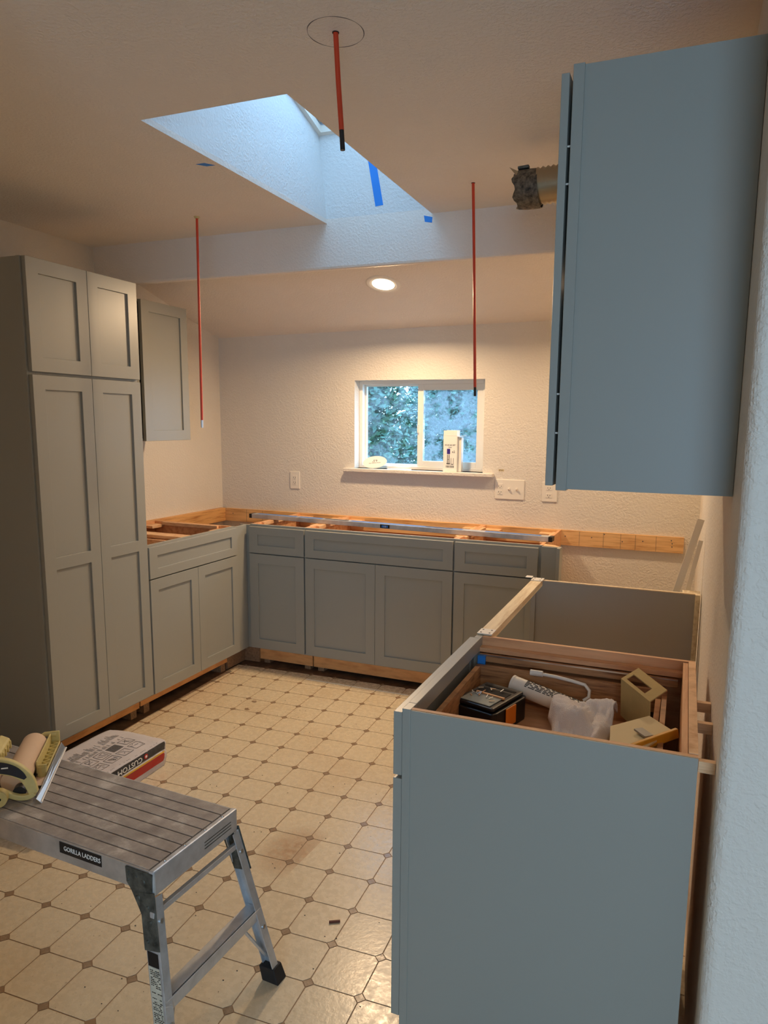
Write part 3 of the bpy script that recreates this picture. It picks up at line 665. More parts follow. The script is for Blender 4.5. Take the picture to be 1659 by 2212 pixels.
# ---------------------------------------------------------------- duct
DU = thing('flexible_duct', (2.5, -1.75, 2.24), 'lint-caked flexible vent duct stub poking out past the upper cabinet', 'duct')
pts = []; rads = []
for k in range(73):
    t = k/72; pts.append((2.52+t*.590, -1.75, 2.243+.012*math.sin(t*2)+t*.006)); rads.append(.0545+(.0030 if k % 2 else -.0022))
MB().tube(pts, rads, 28).build('corrugated_hose', 'duct', DU)
sl = MB(); n = 30; ringv = []
for k, (x, r) in enumerate(((2.452, .052), (2.456, .0575), (2.48, .0600), (2.505, .0605), (2.528, .0600), (2.532, .058))):
    ringv += [(x+.010*math.sin(i*.7)*(k == 0)-.008*math.sin(2*PI*i/n)*(k < 2), -1.75+r*math.cos(2*PI*i/n), 2.238+r*math.sin(2*PI*i/n)) for i in range(n)]
ringv = [(x, -1.75+r*math.cos(2*PI*i/n), 2.238+r*math.sin(2*PI*i/n)+0) for (x, r) in ((2.455, .0545), (2.462, .0585), (2.48, .0600), (2.505, .0605), (2.528, .0600), (2.532, .058)) for i in range(n)]
ringv = [(x+.006*math.sin(k*1.3)*(k < n*2)+.004*(-(z-2.238)/.06), y, z) for k, (x, y, z) in enumerate(ringv)]
sl.add(ringv, [(i*n+k, i*n+(k+1) % n, (i+1)*n+(k+1) % n, (i+1)*n+k) for i in range(5) for k in range(n)], True)
sl.build('lint_sleeve', 'ducttape', DU); MB().cyl((2.470, -1.75, 2.238), (2.474, -1.75, 2.238), .056, n=28).build('duct_mouth', 'darkhole', DU)
MB().add([(2.462, -1.80, 2.27), (2.440, -1.80, 2.296), (2.468, -1.795, 2.283), (2.464, -1.798, 2.268)], [(0, 1, 2), (0, 2, 3), (0, 3, 1), (1, 3, 2)]).build('torn_tape', 'duct', DU)
MB().bar((2.462, -1.77, 2.299), (2.498, -1.77, 2.301), .018, .009).build('clamp_screw', 'dirty', DU, bevel=.002)

# ---------------------------------------------------------------- painter's tape
def tape(p, nm, lab):
    b = MB(); b.add(p[0]+p[1], [(0, 1, 2, 3), (7, 6, 5, 4), (0, 4, 5, 1), (1, 5, 6, 2), (2, 6, 7, 3), (3, 7, 4, 0)])
    return tag(b.build(nm, 'tape'), lab, 'tape')
yb = -1.0803
tape(([(1.600, yb, 2.72), (1.637, yb, 2.72), (1.690, yb, 2.447), (1.652, yb, 2.444)], [(1.600, yb-.0006, 2.72), (1.637, yb-.0006, 2.72), (1.690, yb-.0006, 2.447), (1.652, yb-.0006, 2.444)]), 'tape_strip', 'long blue tape strip on the far wall of the skylight shaft')
tape(([(1.885, yb, 2.385), (1.925, yb, 2.375), (1.923, yb, 2.352), (1.890, yb, 2.358)], [(1.885, yb-.0006, 2.385), (1.925, yb-.0006, 2.375), (1.923, yb-.0006, 2.352), (1.890, yb-.0006, 2.358)]), 'tape_piece', 'small blue tape square on the header below the skylight corner')
zt2 = ZC-.0002
tape(([(1.325, -1.925, zt2), (1.350, -1.895, zt2), (1.385, -1.893, zt2), (1.362, -1.925, zt2)], [(1.325, -1.925, zt2-.0006), (1.350, -1.895, zt2-.0006), (1.385, -1.893, zt2-.0006), (1.362, -1.925, zt2-.0006)]), 'tape_piece', 'small dark blue tape scrap on the ceiling left of the skylight')

# ---------------------------------------------------------------- things on the window sill
ds = thing('paper_disc', (1.158, .03, 1.188), 'white paper template disc with upside-down 6.5 lettering leaning in the window corner', 'disc')
dc = Vector((1.158, .035, 1.2275)); n = 40
dx = Vector((.985, .12, .10)).normalized(); dy = Vector((-.07, .40, .91)); dy = (dy-dx*dy.dot(dx)).normalized(); dn = dx.cross(dy)
vs = [dc+dn*o+(dx*math.cos(2*PI*k/n)*.0815+dy*math.sin(2*PI*k/n)*.042) for o in (0, .0012) for k in range(n)]
MB().add(vs, [tuple(range(n)), tuple(range(2*n-1, n-1, -1))]+[(k, (k+1) % n, n+(k+1) % n, n+k) for k in range(n)]).build('disc', 'paper', ds)
text_mesh('6.5"', .022, 'ink', ds, frame_mat(dc+dn*.0015+dy*.010, -dx, -dy))
text_mesh('cutting template disc', .0095, 'inkgrey', ds, frame_mat(dc+dn*.0015-dy*.006, -dx, -dy))
fd = tag(MB().cyl((1.335, .018, 1.1885), (1.335, .018, 1.1900), .055, n=40).build('paper_disc', 'paper'), 'flat white paper disc lying on the sill below the left pane', 'disc')
fd.scale = (1.5, 1, 1)
bx = thing('carton', (1.69, 0, 1.188), 'white printed SOLD AS SET carton standing on the window sill', 'box')
MB().box(1.6375, 1.725, -.012, .045, 1.1885, 1.408).build('carton_body', 'paper', bx, bevel=.001)
MB().box(1.639, 1.7235, -.0125, -.0112, 1.408, 1.438).box(1.639, 1.7235, .0438, .045, 1.408, 1.440).build('carton_flap', 'paper', bx)
MB().add([(1.7255, -.010, 1.402), (1.7655, -.004, 1.408), (1.7655, .040, 1.410), (1.7255, .044, 1.404), (1.7255, -.010, 1.4005), (1.7655, -.004, 1.4065), (1.7655, .040, 1.4085), (1.7255, .044, 1.4025)], [(0, 1, 2, 3), (7, 6, 5, 4), (0, 4, 5, 1), (1, 5, 6, 2), (2, 6, 7, 3), (3, 7, 4, 0)]).build('carton_flap', 'paper', bx)
MB().box(1.7257, 1.7480, .005, .044, 1.1885, 1.398).build('inner_liner', 'white', bx)
fm = lambda x, z: frame_mat((x, -.0126, z), (1, 0, 0), (0, 0, 1))
text_mesh('SOLD AS SET', .0118, 'ink', bx, fm(1.681, 1.350)); text_mesh('2 Pack', .0085, 'ink', bx, fm(1.681, 1.337)); text_mesh('x2', .020, 'ink', bx, fm(1.7035, 1.310))
pu = plain('purple_print', lin(60, 40, 130), .5); MT['purple'] = pu
MB().box(1.662, 1.682, -.0131, -.0121, 1.296, 1.328).build('print', 'purple', bx); MB().box(1.664, 1.668, -.0131, -.0121, 1.236, 1.292).box(1.674, 1.678, -.0131, -.0121, 1.236, 1.292).box(1.668, 1.674, -.0131, -.0121, 1.262, 1.264).box(1.660, 1.682, -.0131, -.0121, 1.234, 1.240).build('print', 'inkgrey', bx)
MB().box(1.688, 1.7045, -.0131, -.0121, 1.232, 1.236).box(1.688, 1.690, -.0131, -.0121, 1.236, 1.272).box(1.7025, 1.7045, -.0131, -.0121, 1.236, 1.272).build('print', 'inkgrey', bx)
bc = MB()
for k in range(16):
    if k % 3 != 1: bc.box(1.657+k*.0032, 1.657+k*.0032+.0018, -.0131, -.0121, 1.213, 1.226)
bc.build('bar_code', 'ink', bx)

# ---------------------------------------------------------------- items in the drawer
ZB = .7123
# black storage box with orange latch
BXn = thing('storage_case', (2.588, -2.430, ZB), 'black plastic small-parts case with orange latch and dusty clear lid in the open drawer', 'case', rz=-.30)
s = MB(); s.prism([(-.060, -.085), (.060, -.085), (.066, -.07), (.066, .07), (.060, .085), (-.060, .085), (-.066, .07), (-.066, -.07)], 'z', 0, .062).local(BXn).build('case_body', 'black', BXn, bevel=.003)
MB().box(-.058, .058, -.078, .078, .0625, .074).local(BXn).build('lid', 'black', BXn, bevel=.005)
MB().box(-.044, .044, -.070, -.012, .0745, .0765).local(BXn).build('clear_window', plain('dusty_clear_plastic', lin(150, 160, 158), .25), BXn)
MB().box(-.044, .044, -.006, .036, .0742, .0752).local(BXn).build('tray', 'darkhole', BXn)
MB().box(-.046, .046, .050, .060, .0742, .0752).local(BXn).build('slot', 'darkhole', BXn)
MB().box(-.034, .050, -.012, -.006, .0752, .080).local(BXn).build('orange_trim', 'ply_x', BXn)
MB().box(.0665, .071, -.030, .018, .012, .062).local(BXn).build('latch', 'orange', BXn, bevel=.002)
MB().box(-.050, .030, -.0875, -.0855, .008, .022).local(BXn).build('latch', 'orange', BXn)
for k in range(16):
    x = random.uniform(-.045, .03); y = random.uniform(-.06, .03); a_ = random.uniform(0, PI)
    MB().bar((x, y, .0785), (x+.014*math.cos(a_), y+.014*math.sin(a_), .0785+random.uniform(0, .004)), .0025, .0015).local(BXn).build('drill_bit', random.choice(['steel', 'edge', 'ply_x', 'steel']), BXn)
# caulk tube
CT = thing('caulk_tube', (2.70, -2.33, .735), 'white printed sealant cartridge lying at the back of the open drawer', 'tube')
A = Vector((2.630, -2.328, .784)); B = Vector((2.826, -2.368, .752)); d = (B-A).normalized()
MB().cyl(A, B, .0240, n=28).build('cartridge', 'white', CT); MB().cyl(A-d*.006, A, .0250, n=28).build('end_rim', 'white', CT)
MB().cyl(B, B+d*.05, .008, .003, n=14).build('nozzle', 'ochre', CT)
ux = Vector((0, 0, 1)); sd = d.cross(ux).normalized(); upv = sd.cross(d)
pm = MB()
for row in range(9):
    ang = -PI*.05+row*.17+.25
    nn = (upv*math.cos(ang-.6)+sd*math.sin(ang-.6)); tt = d
    t0 = .035
    while t0 < .19:
        L = random.uniform(.006, .018); c0 = A+d*t0+nn*.02435; c1 = A+d*min(t0+L, .195)+nn*.02435
        pm.bar(c0, c1, .0022, .0004, up=nn); t0 += L+random.uniform(.002, .005) + (.006 if random.random() < .1 else 0)
o = pm.build('printed_text', 'ink', CT); o['kind'] = 'stuff'
# caulk-gun handle
CG = thing('caulking_gun', (2.72, -2.31, .76), 'dusty pale caulking-gun frame tucked behind the white cartridge', 'caulking gun')
MB().tube([(2.675, -2.300, .814), (2.70, -2.300, .814), (2.74, -2.301, .812), (2.78, -2.303, .808), (2.815, -2.305, .803), (2.828, -2.310, .79), (2.828, -2.318, .775), (2.815, -2.322, .765)], .0048, 10).build('frame', 'zinc', CG)
MB().tube([(2.668, -2.303, .816), (2.702, -2.303, .816)], .0082, 10).build('grip', 'zinc', CG)
MB().tube([(2.70, -2.328, .745), (2.79, -2.333, .745)], .004, 8).build('rod', 'steel', CG)
# cloth
random.seed(3)
cl = MB(); N = 44; vs = []
c00, c10, c11, c01 = Vector((2.742, -2.415, 0)), Vector((2.796, -2.640, 0)), Vector((2.888, -2.655, 0)), Vector((2.905, -2.365, 0))
for i in range(N+1):
    for j in range(N+1):
        u, v = i/N, j/N
        p = c00.lerp(c10, v).lerp(c01.lerp(c11, v), u)
        ed = min(u, 1-u)*2; ev = min(v, 1-v)*2
        hgt = .018+.088*(1-v)**.7*min(1, .45+v*5)*(.72+.28*math.sin(PI*min(1, u*.8+.2)))
        hgt += .013*math.sin(u*13+v*5.2)*(.35+.65*v)*min(1, ev*2+.2) + .010*math.sin(v*10-u*6)
        hgt += .016*noise.noise(Vector((u*4.5, v*4.5, 1.3)))+.006*noise.noise(Vector((u*13, v*13, 4)))+.0025*noise.noise(Vector((u*30, v*30, 6)))
        wob = .010*noise.noise(Vector((u*4, v*4, 9)))
        if u < .08: hgt *= .5+6.2*u
        vs.append((p.x+wob, p.y+.01*noise.noise(Vector((u*4, v*4, 19))), ZB+max(.006, hgt)))
cl.add(vs, [(i*(N+1)+j, (i+1)*(N+1)+j, (i+1)*(N+1)+j+1, i*(N+1)+j+1) for i in range(N) for j in range(N)], True)
o = tag(cl.build('terry_cloth', 'terry'), 'crumpled white terry rag heaped in the open drawer', 'cloth')
sm = o.modifiers.new('thickness', 'SOLIDIFY'); sm.thickness = .004; sm.offset = 1
# olive cardboard collar
KB = thing('cardboard_box', (2.96, -2.40, .75), 'olive cardboard sleeve with an oblong cut-out leaning at the drawer back', 'box')
p0, p1, p2, p3 = Vector((2.910, -2.372, .858)), Vector((2.947, -2.302, .868)), Vector((3.020, -2.414, .860)), Vector((2.984, -2.475, .848))
def lerp2(u, v): return (p0.lerp(p3, u)).lerp(p1.lerp(p2, u), v)
kb = MB(); nb = Vector((0, 0, -.0025))
for u0_, u1_, v0_, v1_ in ((0, 1, 0, .16), (0, 1, .58, 1), (0, .10, .16, .58), (.74, 1, .16, .58)):
    q = [lerp2(u0_, v0_), lerp2(u1_, v0_), lerp2(u1_, v1_), lerp2(u0_, v1_)]
    kb.add(q+[x+nb for x in q], [(0, 1, 2, 3), (7, 6, 5, 4), (0, 4, 5, 1), (1, 5, 6, 2), (2, 6, 7, 3), (3, 7, 4, 0)])
kb.build('cut_out_face', 'card', KB)
for (q0, q1) in ((p0, p3),):
    e = (q1-q0).normalized(); dn_ = Vector((.004, -.004, -.095)); th_ = Vector((0, 0, 1)).cross(e)*.0022
    q = [q0, q1, q1+dn_, q0+dn_]; MB().add(q+[x+th_ for x in q], [(0, 1, 2, 3), (7, 6, 5, 4), (0, 4, 5, 1), (1, 5, 6, 2), (2, 6, 7, 3), (3, 7, 4, 0)]).build('side_wall', 'card', KB)
# sanding-sponge box with ochre edge
SB = thing('flat_carton', (2.96, -2.56, .76), 'cream flat carton with an ochre edge tilted in the right end of the drawer', 'box')
q = [Vector((2.903, -2.530, .796)), Vector((2.985, -2.482, .816)), Vector((3.036, -2.550, .818)), Vector((2.985, -2.625, .800)), Vector((2.912, -2.645, .785))]
dn_ = Vector((0, 0, -.004)); k5 = len(q)
MB().add(q+[x+dn_ for x in q], [tuple(range(k5)), tuple(range(2*k5-1, k5-1, -1))]+[(i, (i+1) % k5, k5+(i+1) % k5, k5+i) for i in range(k5)]).build('carton_top', 'cream', SB)
MB().bar((2.925, -2.655, .786), (3.048, -2.552, .815), .010, .022).build('ochre_edge', 'ochre', SB, bevel=.002)
MB().bar((2.925, -2.60, .752), (2.985, -2.53, .752), .075, .045).build('carton_body', 'cream', SB)
MB().bar((2.965, -2.555, .8105), (2.990, -2.585, .8095), .022, .004).build('printed_window', plain('grey_window', lin(150, 148, 138), .5), SB)
WS = tag(MB().bar((3.000, -2.325, .79), (2.998, -2.425, .74), .013, .030).build('wood_offcut', 'ply_x'), 'small wood offcut standing under the olive sleeve in the drawer', 'board')
tag(MB().box(2.99, 3.006, -2.755, -2.69, ZB, .735).box(2.93, 2.99, -2.745, -2.70, ZB, .745).build('black_tool', 'black', bevel=.003), 'small black tool in the dark near corner of the drawer', 'tool')
tag(MB().box(2.965, 3.003, -2.345, -2.300, ZB, .755).build('black_case', 'black', bevel=.004), 'small black case in the dark far corner of the drawer', 'case')
# items in the left base cabinet (white liner sheet)
random.seed(5); sh = MB(); N = 22; vs = []
for i in range(N+1):
    for j in range(N+1):
        u, v = i/N, j/N
        vs.append((.40+u*.175+.01*noise.noise(Vector((u*3, v*3, 2))), -1.445+v*.26, .80+.030*noise.noise(Vector((u*4, v*5, 7)))+.022*noise.noise(Vector((u*10, v*10, 3)))))
sh.add(vs, [(i*(N+1)+j, (i+1)*(N+1)+j, (i+1)*(N+1)+j+1, i*(N+1)+j+1) for i in range(N) for j in range(N)])
o = tag(sh.build('crumpled_paper', 'paper'), 'crumpled white wrapping paper inside the open corner cabinet beside the pantry', 'paper')
MB().box(.03, .588, -1.452, -1.10, .735, .748).build('shelf', 'ply_y', LB)

# ---------------------------------------------------------------- leaning trim, block
def lean(y, xt, ztop, xb, w, t, nm, lab, mat='white'):
    e = Vector((xt-xb, 0, ztop)).normalized(); sdv = Vector((0, 1, 0)); nn = e.cross(sdv)
    return tag(MB().bar((xb, y, .016), (xt, y, ztop), w, t, up=nn).build(nm, mat), lab, 'trim')
lean(-1.20, 3.096, 1.128, 2.826, .008, .026, 'trim_strip', 'taller white trim strip leaning on the right wall behind the end panel')
lean(-1.25, 3.100, 1.052, 2.918, .006, .016, 'trim_strip', 'shorter white trim strip leaning on the right wall behind the end panel')
tag(MB().box(3.046, 3.110, -1.345, -1.270, 0, .858).build('wood_post', 'studraw', bevel=.002), 'short upright pine block between end panel and right wall', 'board')

# ---------------------------------------------------------------- bag of thinset
BG = thing('mortar_bag', (.865, -2.14, 0), 'grey and white paper bag of mortar mix lying on the floor by the pantry', 'bag', rz=.015)
bgm = MB(); nx, ny = 26, 44; vs = []; idx = {}
hx, hy, hz = .152, .30, .062
def bagpt(a, b, c_):                              # cube -> soft pillow
    x, y, z = a, b, c_
    ex_ = 1-.025*abs(z)**6-.01*abs(y)**8-.03*(z < 0)*abs(z); px = x*hx*ex_; py = y*hy*(1-.02*abs(z)**4)
    sag = 1-.05*(abs(x)**10)*(z > 0)-.10*(abs(y)**12)*(z > 0)
    pz = hz+z*hz*sag
    w = noise.noise(Vector((x*2.1, y*4, z*1.5+5)))*.005+noise.noise(Vector((x*7, y*14, z*4)))*.0022
    return Vector((px+w*(abs(x) > .9), py+w, max(.0005, pz+w*(z > -.9))))
def bagface(fn, n1, n2):
    base = len(vs)
    for i in range(n1+1):
        for j in range(n2+1): vs.append(bagpt(*fn(-1+2*i/n1, -1+2*j/n2)))
    return [(base+i*(n2+1)+j, base+(i+1)*(n2+1)+j, base+(i+1)*(n2+1)+j+1, base+i*(n2+1)+j+1) for i in range(n1) for j in range(n2)]
fs = bagface(lambda a, b: (a, b, 1), 24, 40)+bagface(lambda a, b: (a, b, -1), 6, 10)
fs += bagface(lambda a, b: (1, a, b), 40, 10)+bagface(lambda a, b: (-1, a, b), 40, 10)+bagface(lambda a, b: (a, 1, b), 24, 10)+bagface(lambda a, b: (a, -1, b), 24, 10)
bgm.add(vs, fs, True).local(BG)
bag = bgm.build('bag_body', plain('bag_paper', lin(196, 190, 190), .7, bscale=25, bstr=.5, bdist=.003, var=.06), BG)
bm = bmesh.new(); bm.from_mesh(bag.data); bmesh.ops.remove_doubles(bm, verts=bm.verts, dist=.003); bmesh.ops.recalc_face_normals(bm, faces=bm.faces); bm.to_mesh(bag.data); bm.free()
def wrapstrip(y0, y1, z0, z1, mat, nm, proud=.0015, lab=None):
    b = MB(); n1, n2 = 40, 4; v_ = []
    for i in range(n1+1):
        for j in range(n2+1):
            p_ = bagpt(1, y0+(y1-y0)*i/n1, z0+(z1-z0)*j/n2); v_.append((p_.x+proud, p_.y, p_.z))
    b.add(v_, [(i*(n2+1)+j, (i+1)*(n2+1)+j, (i+1)*(n2+1)+j+1, i*(n2+1)+j+1) for i in range(n1) for j in range(n2)], True)
    return b.local(BG).build(nm, mat, BG, label=lab)
MT['bandblk'] = plain('bag_black_print', lin(58, 56, 56), .6, var=.35, vscale=40)
wrapstrip(-.98, .97, .34, .93, 'bandblk', 'black_band', .0012); wrapstrip(-.98, .95, .08, .20, 'yellowink', 'yellow_stripe', .0012)
wrapstrip(-.98, .93, -.52, .06, 'redink', 'red_band', .0014); wrapstrip(-.95, .90, .205, .29, 'paper', 'white_stripe', .0010)
mbag = wm(BG)
text_mesh('CUSTOM', .030, 'paper', BG, mbag @ frame_mat((.1560, .075, .1000), (0, -1, 0), (0, 0, -1)), depth=.0008, sx=1.15)
MB().cyl((.1545, .168, .1000), (.1562, .168, .1000), .011, n=20).local(BG).build('round_emblem', 'redink', BG)
MB().cyl((.1563, .168, .1000), (.1568, .168, .1000), .0055, n=16).local(BG).build('round_emblem', 'paper', BG)
# printed pictograms and text columns on top
def topz(x, y): return bagpt(x/hx, y/hy, 1).z
def strip(mb, x0, y0, x1, y1, w, o=.0012):
    L = math.hypot(x1-x0, y1-y0); k = max(1, int(L/.02)); nxv, nyv = -(y1-y0)/L*w/2, (x1-x0)/L*w/2; v_ = []
    for i in range(k+1):
        x, y = x0+(x1-x0)*i/k, y0+(y1-y0)*i/k
        for sg in (-1, 1): v_.append((x+sg*nxv, y+sg*nyv, topz(x, y)+o))
    mb.add(v_, [(2*i, 2*i+1, 2*i+3, 2*i+2) for i in range(k)])
random.seed(11)
for r_ in range(6):
    for c_ in range(2):
        x = .020+c_*.062; y = .205-r_*.068-c_*.010
        pic = MB(); wx, wy = .024, .026
        for a_, b_ in (((x-wx, y-wy), (x+wx, y-wy)), ((x+wx, y-wy), (x+wx, y+wy)), ((x+wx, y+wy), (x-wx, y+wy)), ((x-wx, y+wy), (x-wx, y-wy))): strip(pic, *a_, *b_, .0022)
        for k in range(5):
            strip(pic, x+random.uniform(-.02, .02), y+random.uniform(-.02, .02), x+random.uniform(-.02, .02), y+random.uniform(-.02, .02), .0022)
        if r_ == 1 and c_ == 0:
            for k in range(-4, 5): strip(pic, x-.022, y+k*.0055, x+.022, y+k*.0055, .005)
        pic.local(BG).build('printed_pictogram', 'inkgrey', BG)
tx = MB()
for col in range(2):
    for k in range(66):
        y = .235-k*.0072; x0 = -.075+random.uniform(0, .010)+(.0 if col else -.0)
        if col: strip(tx, -.012-random.uniform(0, .03), y, -.014, y, .0022) if random.random() < .8 else None
        elif random.random() < .9: strip(tx, x0-random.uniform(0, .03)*(k % 9 < 7), y, -.045, y, .0022)
for k in range(40): strip(tx, .140, .25-k*.008, .145, .25-k*.008, .002) if random.random() < .5 else None
o = tx.local(BG).build('printed_text', 'inkgrey', BG); o['kind'] = 'stuff'

# ---------------------------------------------------------------- work platform
WP = thing('work_platform', (1.50, -2.856, 0), 'folding aluminium work platform with ridged dusty deck in the left foreground', 'platform', rz=-.053)
L2, Wd2, ZT = .500, .144, .500
nsl = 8; gap = .0035; wd = (2*(Wd2-.004)-gap*(nsl-1))/nsl
for k in range(nsl):
    y0 = -Wd2+.004+k*(wd+gap)
    MB().box(-L2+.006, L2-.016, y0, y0+wd, ZT-.010, ZT).local(WP).build('deck_slat', 'deck', WP, bevel=.0008)
MB().box(-L2+.006, L2-.016, -Wd2+.003, Wd2-.003, ZT-.014, ZT-.0102).local(WP).build('deck_base', 'dirty', WP)
for sg in (-1, 1):
    MB().box(-L2+.002, L2-.012, sg*Wd2, sg*(Wd2-.0035), ZT-.052, ZT-.001).box(-L2+.002, L2-.012, sg*Wd2, sg*(Wd2-.016), ZT-.054, ZT-.0505).local(WP).build('side_rail', 'alu' if sg > 0 else plain('dull_aluminium', lin(178, 170, 160), .5, metal=.4, var=.2, vscale=16), WP, bevel=.001)
for sg in (-1, 1):
    r_ = MB().box(sg*(L2-.0125), sg*(L2+.004), -Wd2-.002, Wd2+.002, ZT-.058, ZT+.0015).local(WP).build('end_rail', 'alu', WP, bevel=.004)
    for y in (-.10, -.035, .035, .10): MB().cyl((sg*(L2-.006), y, ZT+.0012), (sg*(L2-.006), y, ZT+.0035), .0042, .003, n=12).local(WP).build('rivet', 'steel', r_)
    for z in (.022, .030, .038): MB().box(sg*(L2+.0041), sg*(L2+.0046), .02, .12, ZT-z-.001, ZT-z+.001).local(WP).build('groove', 'dirty', r_)
# brand plate on the front rail
bp = MB().box(.210, .345, -Wd2-.0012, -Wd2, ZT-.032, ZT-.004).local(WP).build('brand_plate', 'black', WP, label='black sticker with worn white lettering')
text_mesh('GORILLA LADDERS', .0165, 'paper', WP, wm(WP) @ frame_mat((.2835, -Wd2-.0015, ZT-.018), (1, 0, 0), (0, 0, 1)), sx=.84)
for ex_s in (-1, 1):
    for sy_s in (-1, 1):
        top = Vector((ex_s*(L2+.002), sy_s*(Wd2+.002), ZT-.060)); foot = Vector((ex_s*(L2+.090), sy_s*(Wd2+.058), .0))
        dv = (foot-top); up_ = Vector((ex_s, 0, dv.x*ex_s/abs(dv.z))).normalized()
        # channel leg: web facing outward in y plus flange facing the end
        leg = MB(); t_ = top+dv*.0; f_ = top+dv*.93
        leg.bar(t_+Vector((-ex_s*.016, 0, 0)), f_+Vector((-ex_s*.016, 0, 0)), .003, .040, up=up_)
        leg.bar(t_+Vector((ex_s*.0025, -sy_s*.010, 0)), f_+Vector((ex_s*.0025, -sy_s*.010, 0)), .023, .003, up=up_)
        leg.bar(t_+Vector((-ex_s*.035, -sy_s*.006, 0)), f_+Vector((-ex_s*.035, -sy_s*.006, 0)), .014, .003, up=up_)
        lo = leg.local(WP).build('leg', 'alu', WP, bevel=.0008)
        hpm = MB().bar(top+dv*-.02+Vector((-ex_s*.016, sy_s*.0035, 0)), top+dv*.26+Vector((-ex_s*.016, sy_s*.0035, 0)), .0025, .044, up=up_).local(WP)
        hp_ = hpm.build('hinge_plate', 'dirty', WP, bevel=.0008)
        for q_, s_ in ((.05, 0), (.12, .004), (.22, -.010), (.22, .010)):
            c_ = top+dv*q_+Vector((ex_s*(-.016+s_), sy_s*.0045, 0)); MB().cyl(c_, c_+Vector((0, sy_s*.003, 0)), .0042, .003, n=10).local(WP).build('rivet', 'dirty', hp_)
        fb_ = MB(); f0 = top+dv*.895+Vector((-ex_s*.016, -sy_s*.006, 0)); f1 = Vector((foot.x-ex_s*.016, foot.y-sy_s*.006, 0))
        a_ = .020; b_ = .026
        fb_.add([(f1.x+sx_*b_, f1.y+sy_*a_, 0) for sx_, sy_ in ((-1, -1), (1, -1), (1, 1), (-1, 1))]+[(f0.x+sx_*(b_-.002), f0.y+sy_*(a_-.002), f0.z) for sx_, sy_ in ((-1, -1), (1, -1), (1, 1), (-1, 1))],
                [(0, 1, 2, 3), (7, 6, 5, 4), (0, 4, 5, 1), (1, 5, 6, 2), (2, 6, 7, 3), (3, 7, 4, 0)])
        fb_.local(WP).build('rubber_foot', 'rubber', lo, bevel=.003)
        for q_ in (.12, .62): 
            c_ = top+dv*q_+Vector((ex_s*.004, -sy_s*.010, 0)); MB().cyl(c_, c_+Vector((ex_s*.003, 0, .0008)), .005, n=12).local(WP).build('rivet', 'steel', lo)
        # hinge bracket
        xz = [(L2+.001, ZT-.004), (L2-.002, ZT-.060), (L2-.010, ZT-.066), (L2+.020, ZT-.165), (L2-.010, ZT-.170), (L2-.040, ZT-.100), (L2-.062, ZT-.058), (L2-.076, ZT-.040), (L2-.078, ZT-.004)]
        hb = MB().prism([(ex_s*x, z) for x, z in xz], 'y', sy_s*(Wd2+.0008), sy_s*(Wd2+.0045)).local(WP)
        ho = hb.build('hinge_bracket', 'dirty', WP, bevel=.0008)
        for x, z, r2 in ((L2-.07, ZT-.014, .004), (L2-.07, ZT-.034, .004), (L2-.045, ZT-.020, .003), (L2-.025, ZT-.028, .006), (L2-.042, ZT-.072, .008), (L2-.012, ZT-.095, .005), (L2-.006, ZT-.120, .004), (L2+.001, ZT-.155, .0035), (L2+.012, ZT-.153, .0035)):
            MB().cyl((ex_s*x, sy_s*(Wd2+.0045), z), (ex_s*x, sy_s*(Wd2+.007), z), r2, r2*.7, n=12).local(WP).build('rivet', 'dirty', ho)
    ya, yb_ = -(Wd2+.015), Wd2+.015
    def xat(z): return L2+.002+(.088)*(ZT-.060-z)/(ZT-.060)
    MB().box(ex_s*(xat(.40)-.012), ex_s*(xat(.40)+.001), ya+.002, yb_-.002, .398, .412).local(WP).build('cross_bar', 'alu', WP, bevel=.002)
    z_ = .215; x_ = xat(z_)
    wy = Wd2+.028
    MB().box(ex_s*(x_-.036), ex_s*(x_+.002), -wy, wy, z_, z_+.004).box(ex_s*(x_-.002), ex_s*(x_+.004), -wy, wy, z_-.026, z_+.004).local(WP).build('step', 'alu', WP, bevel=.001)
    for sy_s in (-1, 1):
        MB().bar((ex_s*(x_-.028), sy_s*.11, z_-.005), (ex_s*(xat(.06)-.022), sy_s*(Wd2+.044), .066), .012, .003, up=(0, 1, 0)).local(WP).build('brace', 'alu', WP)
# labels on the near right leg
top = Vector((L2+.002, -(Wd2+.002), ZT-.060)); dv = Vector((.088, -.056, -(ZT-.060)))
lg = Vector((.016, 0, 0)); outn = Vector((0, -1, -.056/.44)).normalized()
def legpt(q, s_, o_): return top+dv*q+Vector((-.016+s_, 0, 0))+outn*(.0018+o_)
lb_ = MB(); lb_.add([legpt(.27, -.017, .0004), legpt(.27, .014, .0004), legpt(.34, .014, .0004), legpt(.34, -.017, .0004)], [(0, 1, 2, 3)]); lb_.local(WP).build('warning_label', 'black', WP)
lb_ = MB(); lb_.add([legpt(.342, -.017, .0004), legpt(.342, .014, .0004), legpt(.90, .014, .0004), legpt(.90, -.017, .0004)], [(0, 1, 2, 3)]); lb_.local(WP).build('warning_label', plain('worn_label', lin(198, 192, 172), .6, var=.15, vscale=30), WP)
pr_ = MB(); random.seed(21)
for k in range(60):
    q_ = .355+k*.009
    if .43 < q_ < .50: 
        if k % 3: continue
    s0 = -.014; 
    while s0 < .010:
        L = random.uniform(.002, .007); 
        if random.random() < .75: pr_.add([legpt(q_, s0, .0008), legpt(q_, s0+L, .0008), legpt(q_+.0045, s0+L, .0008), legpt(q_+.0045, s0, .0008)], [(0, 1, 2, 3)])
        s0 += L+.0012
o = pr_.local(WP).build('printed_text', 'ink', WP); o['kind'] = 'stuff'

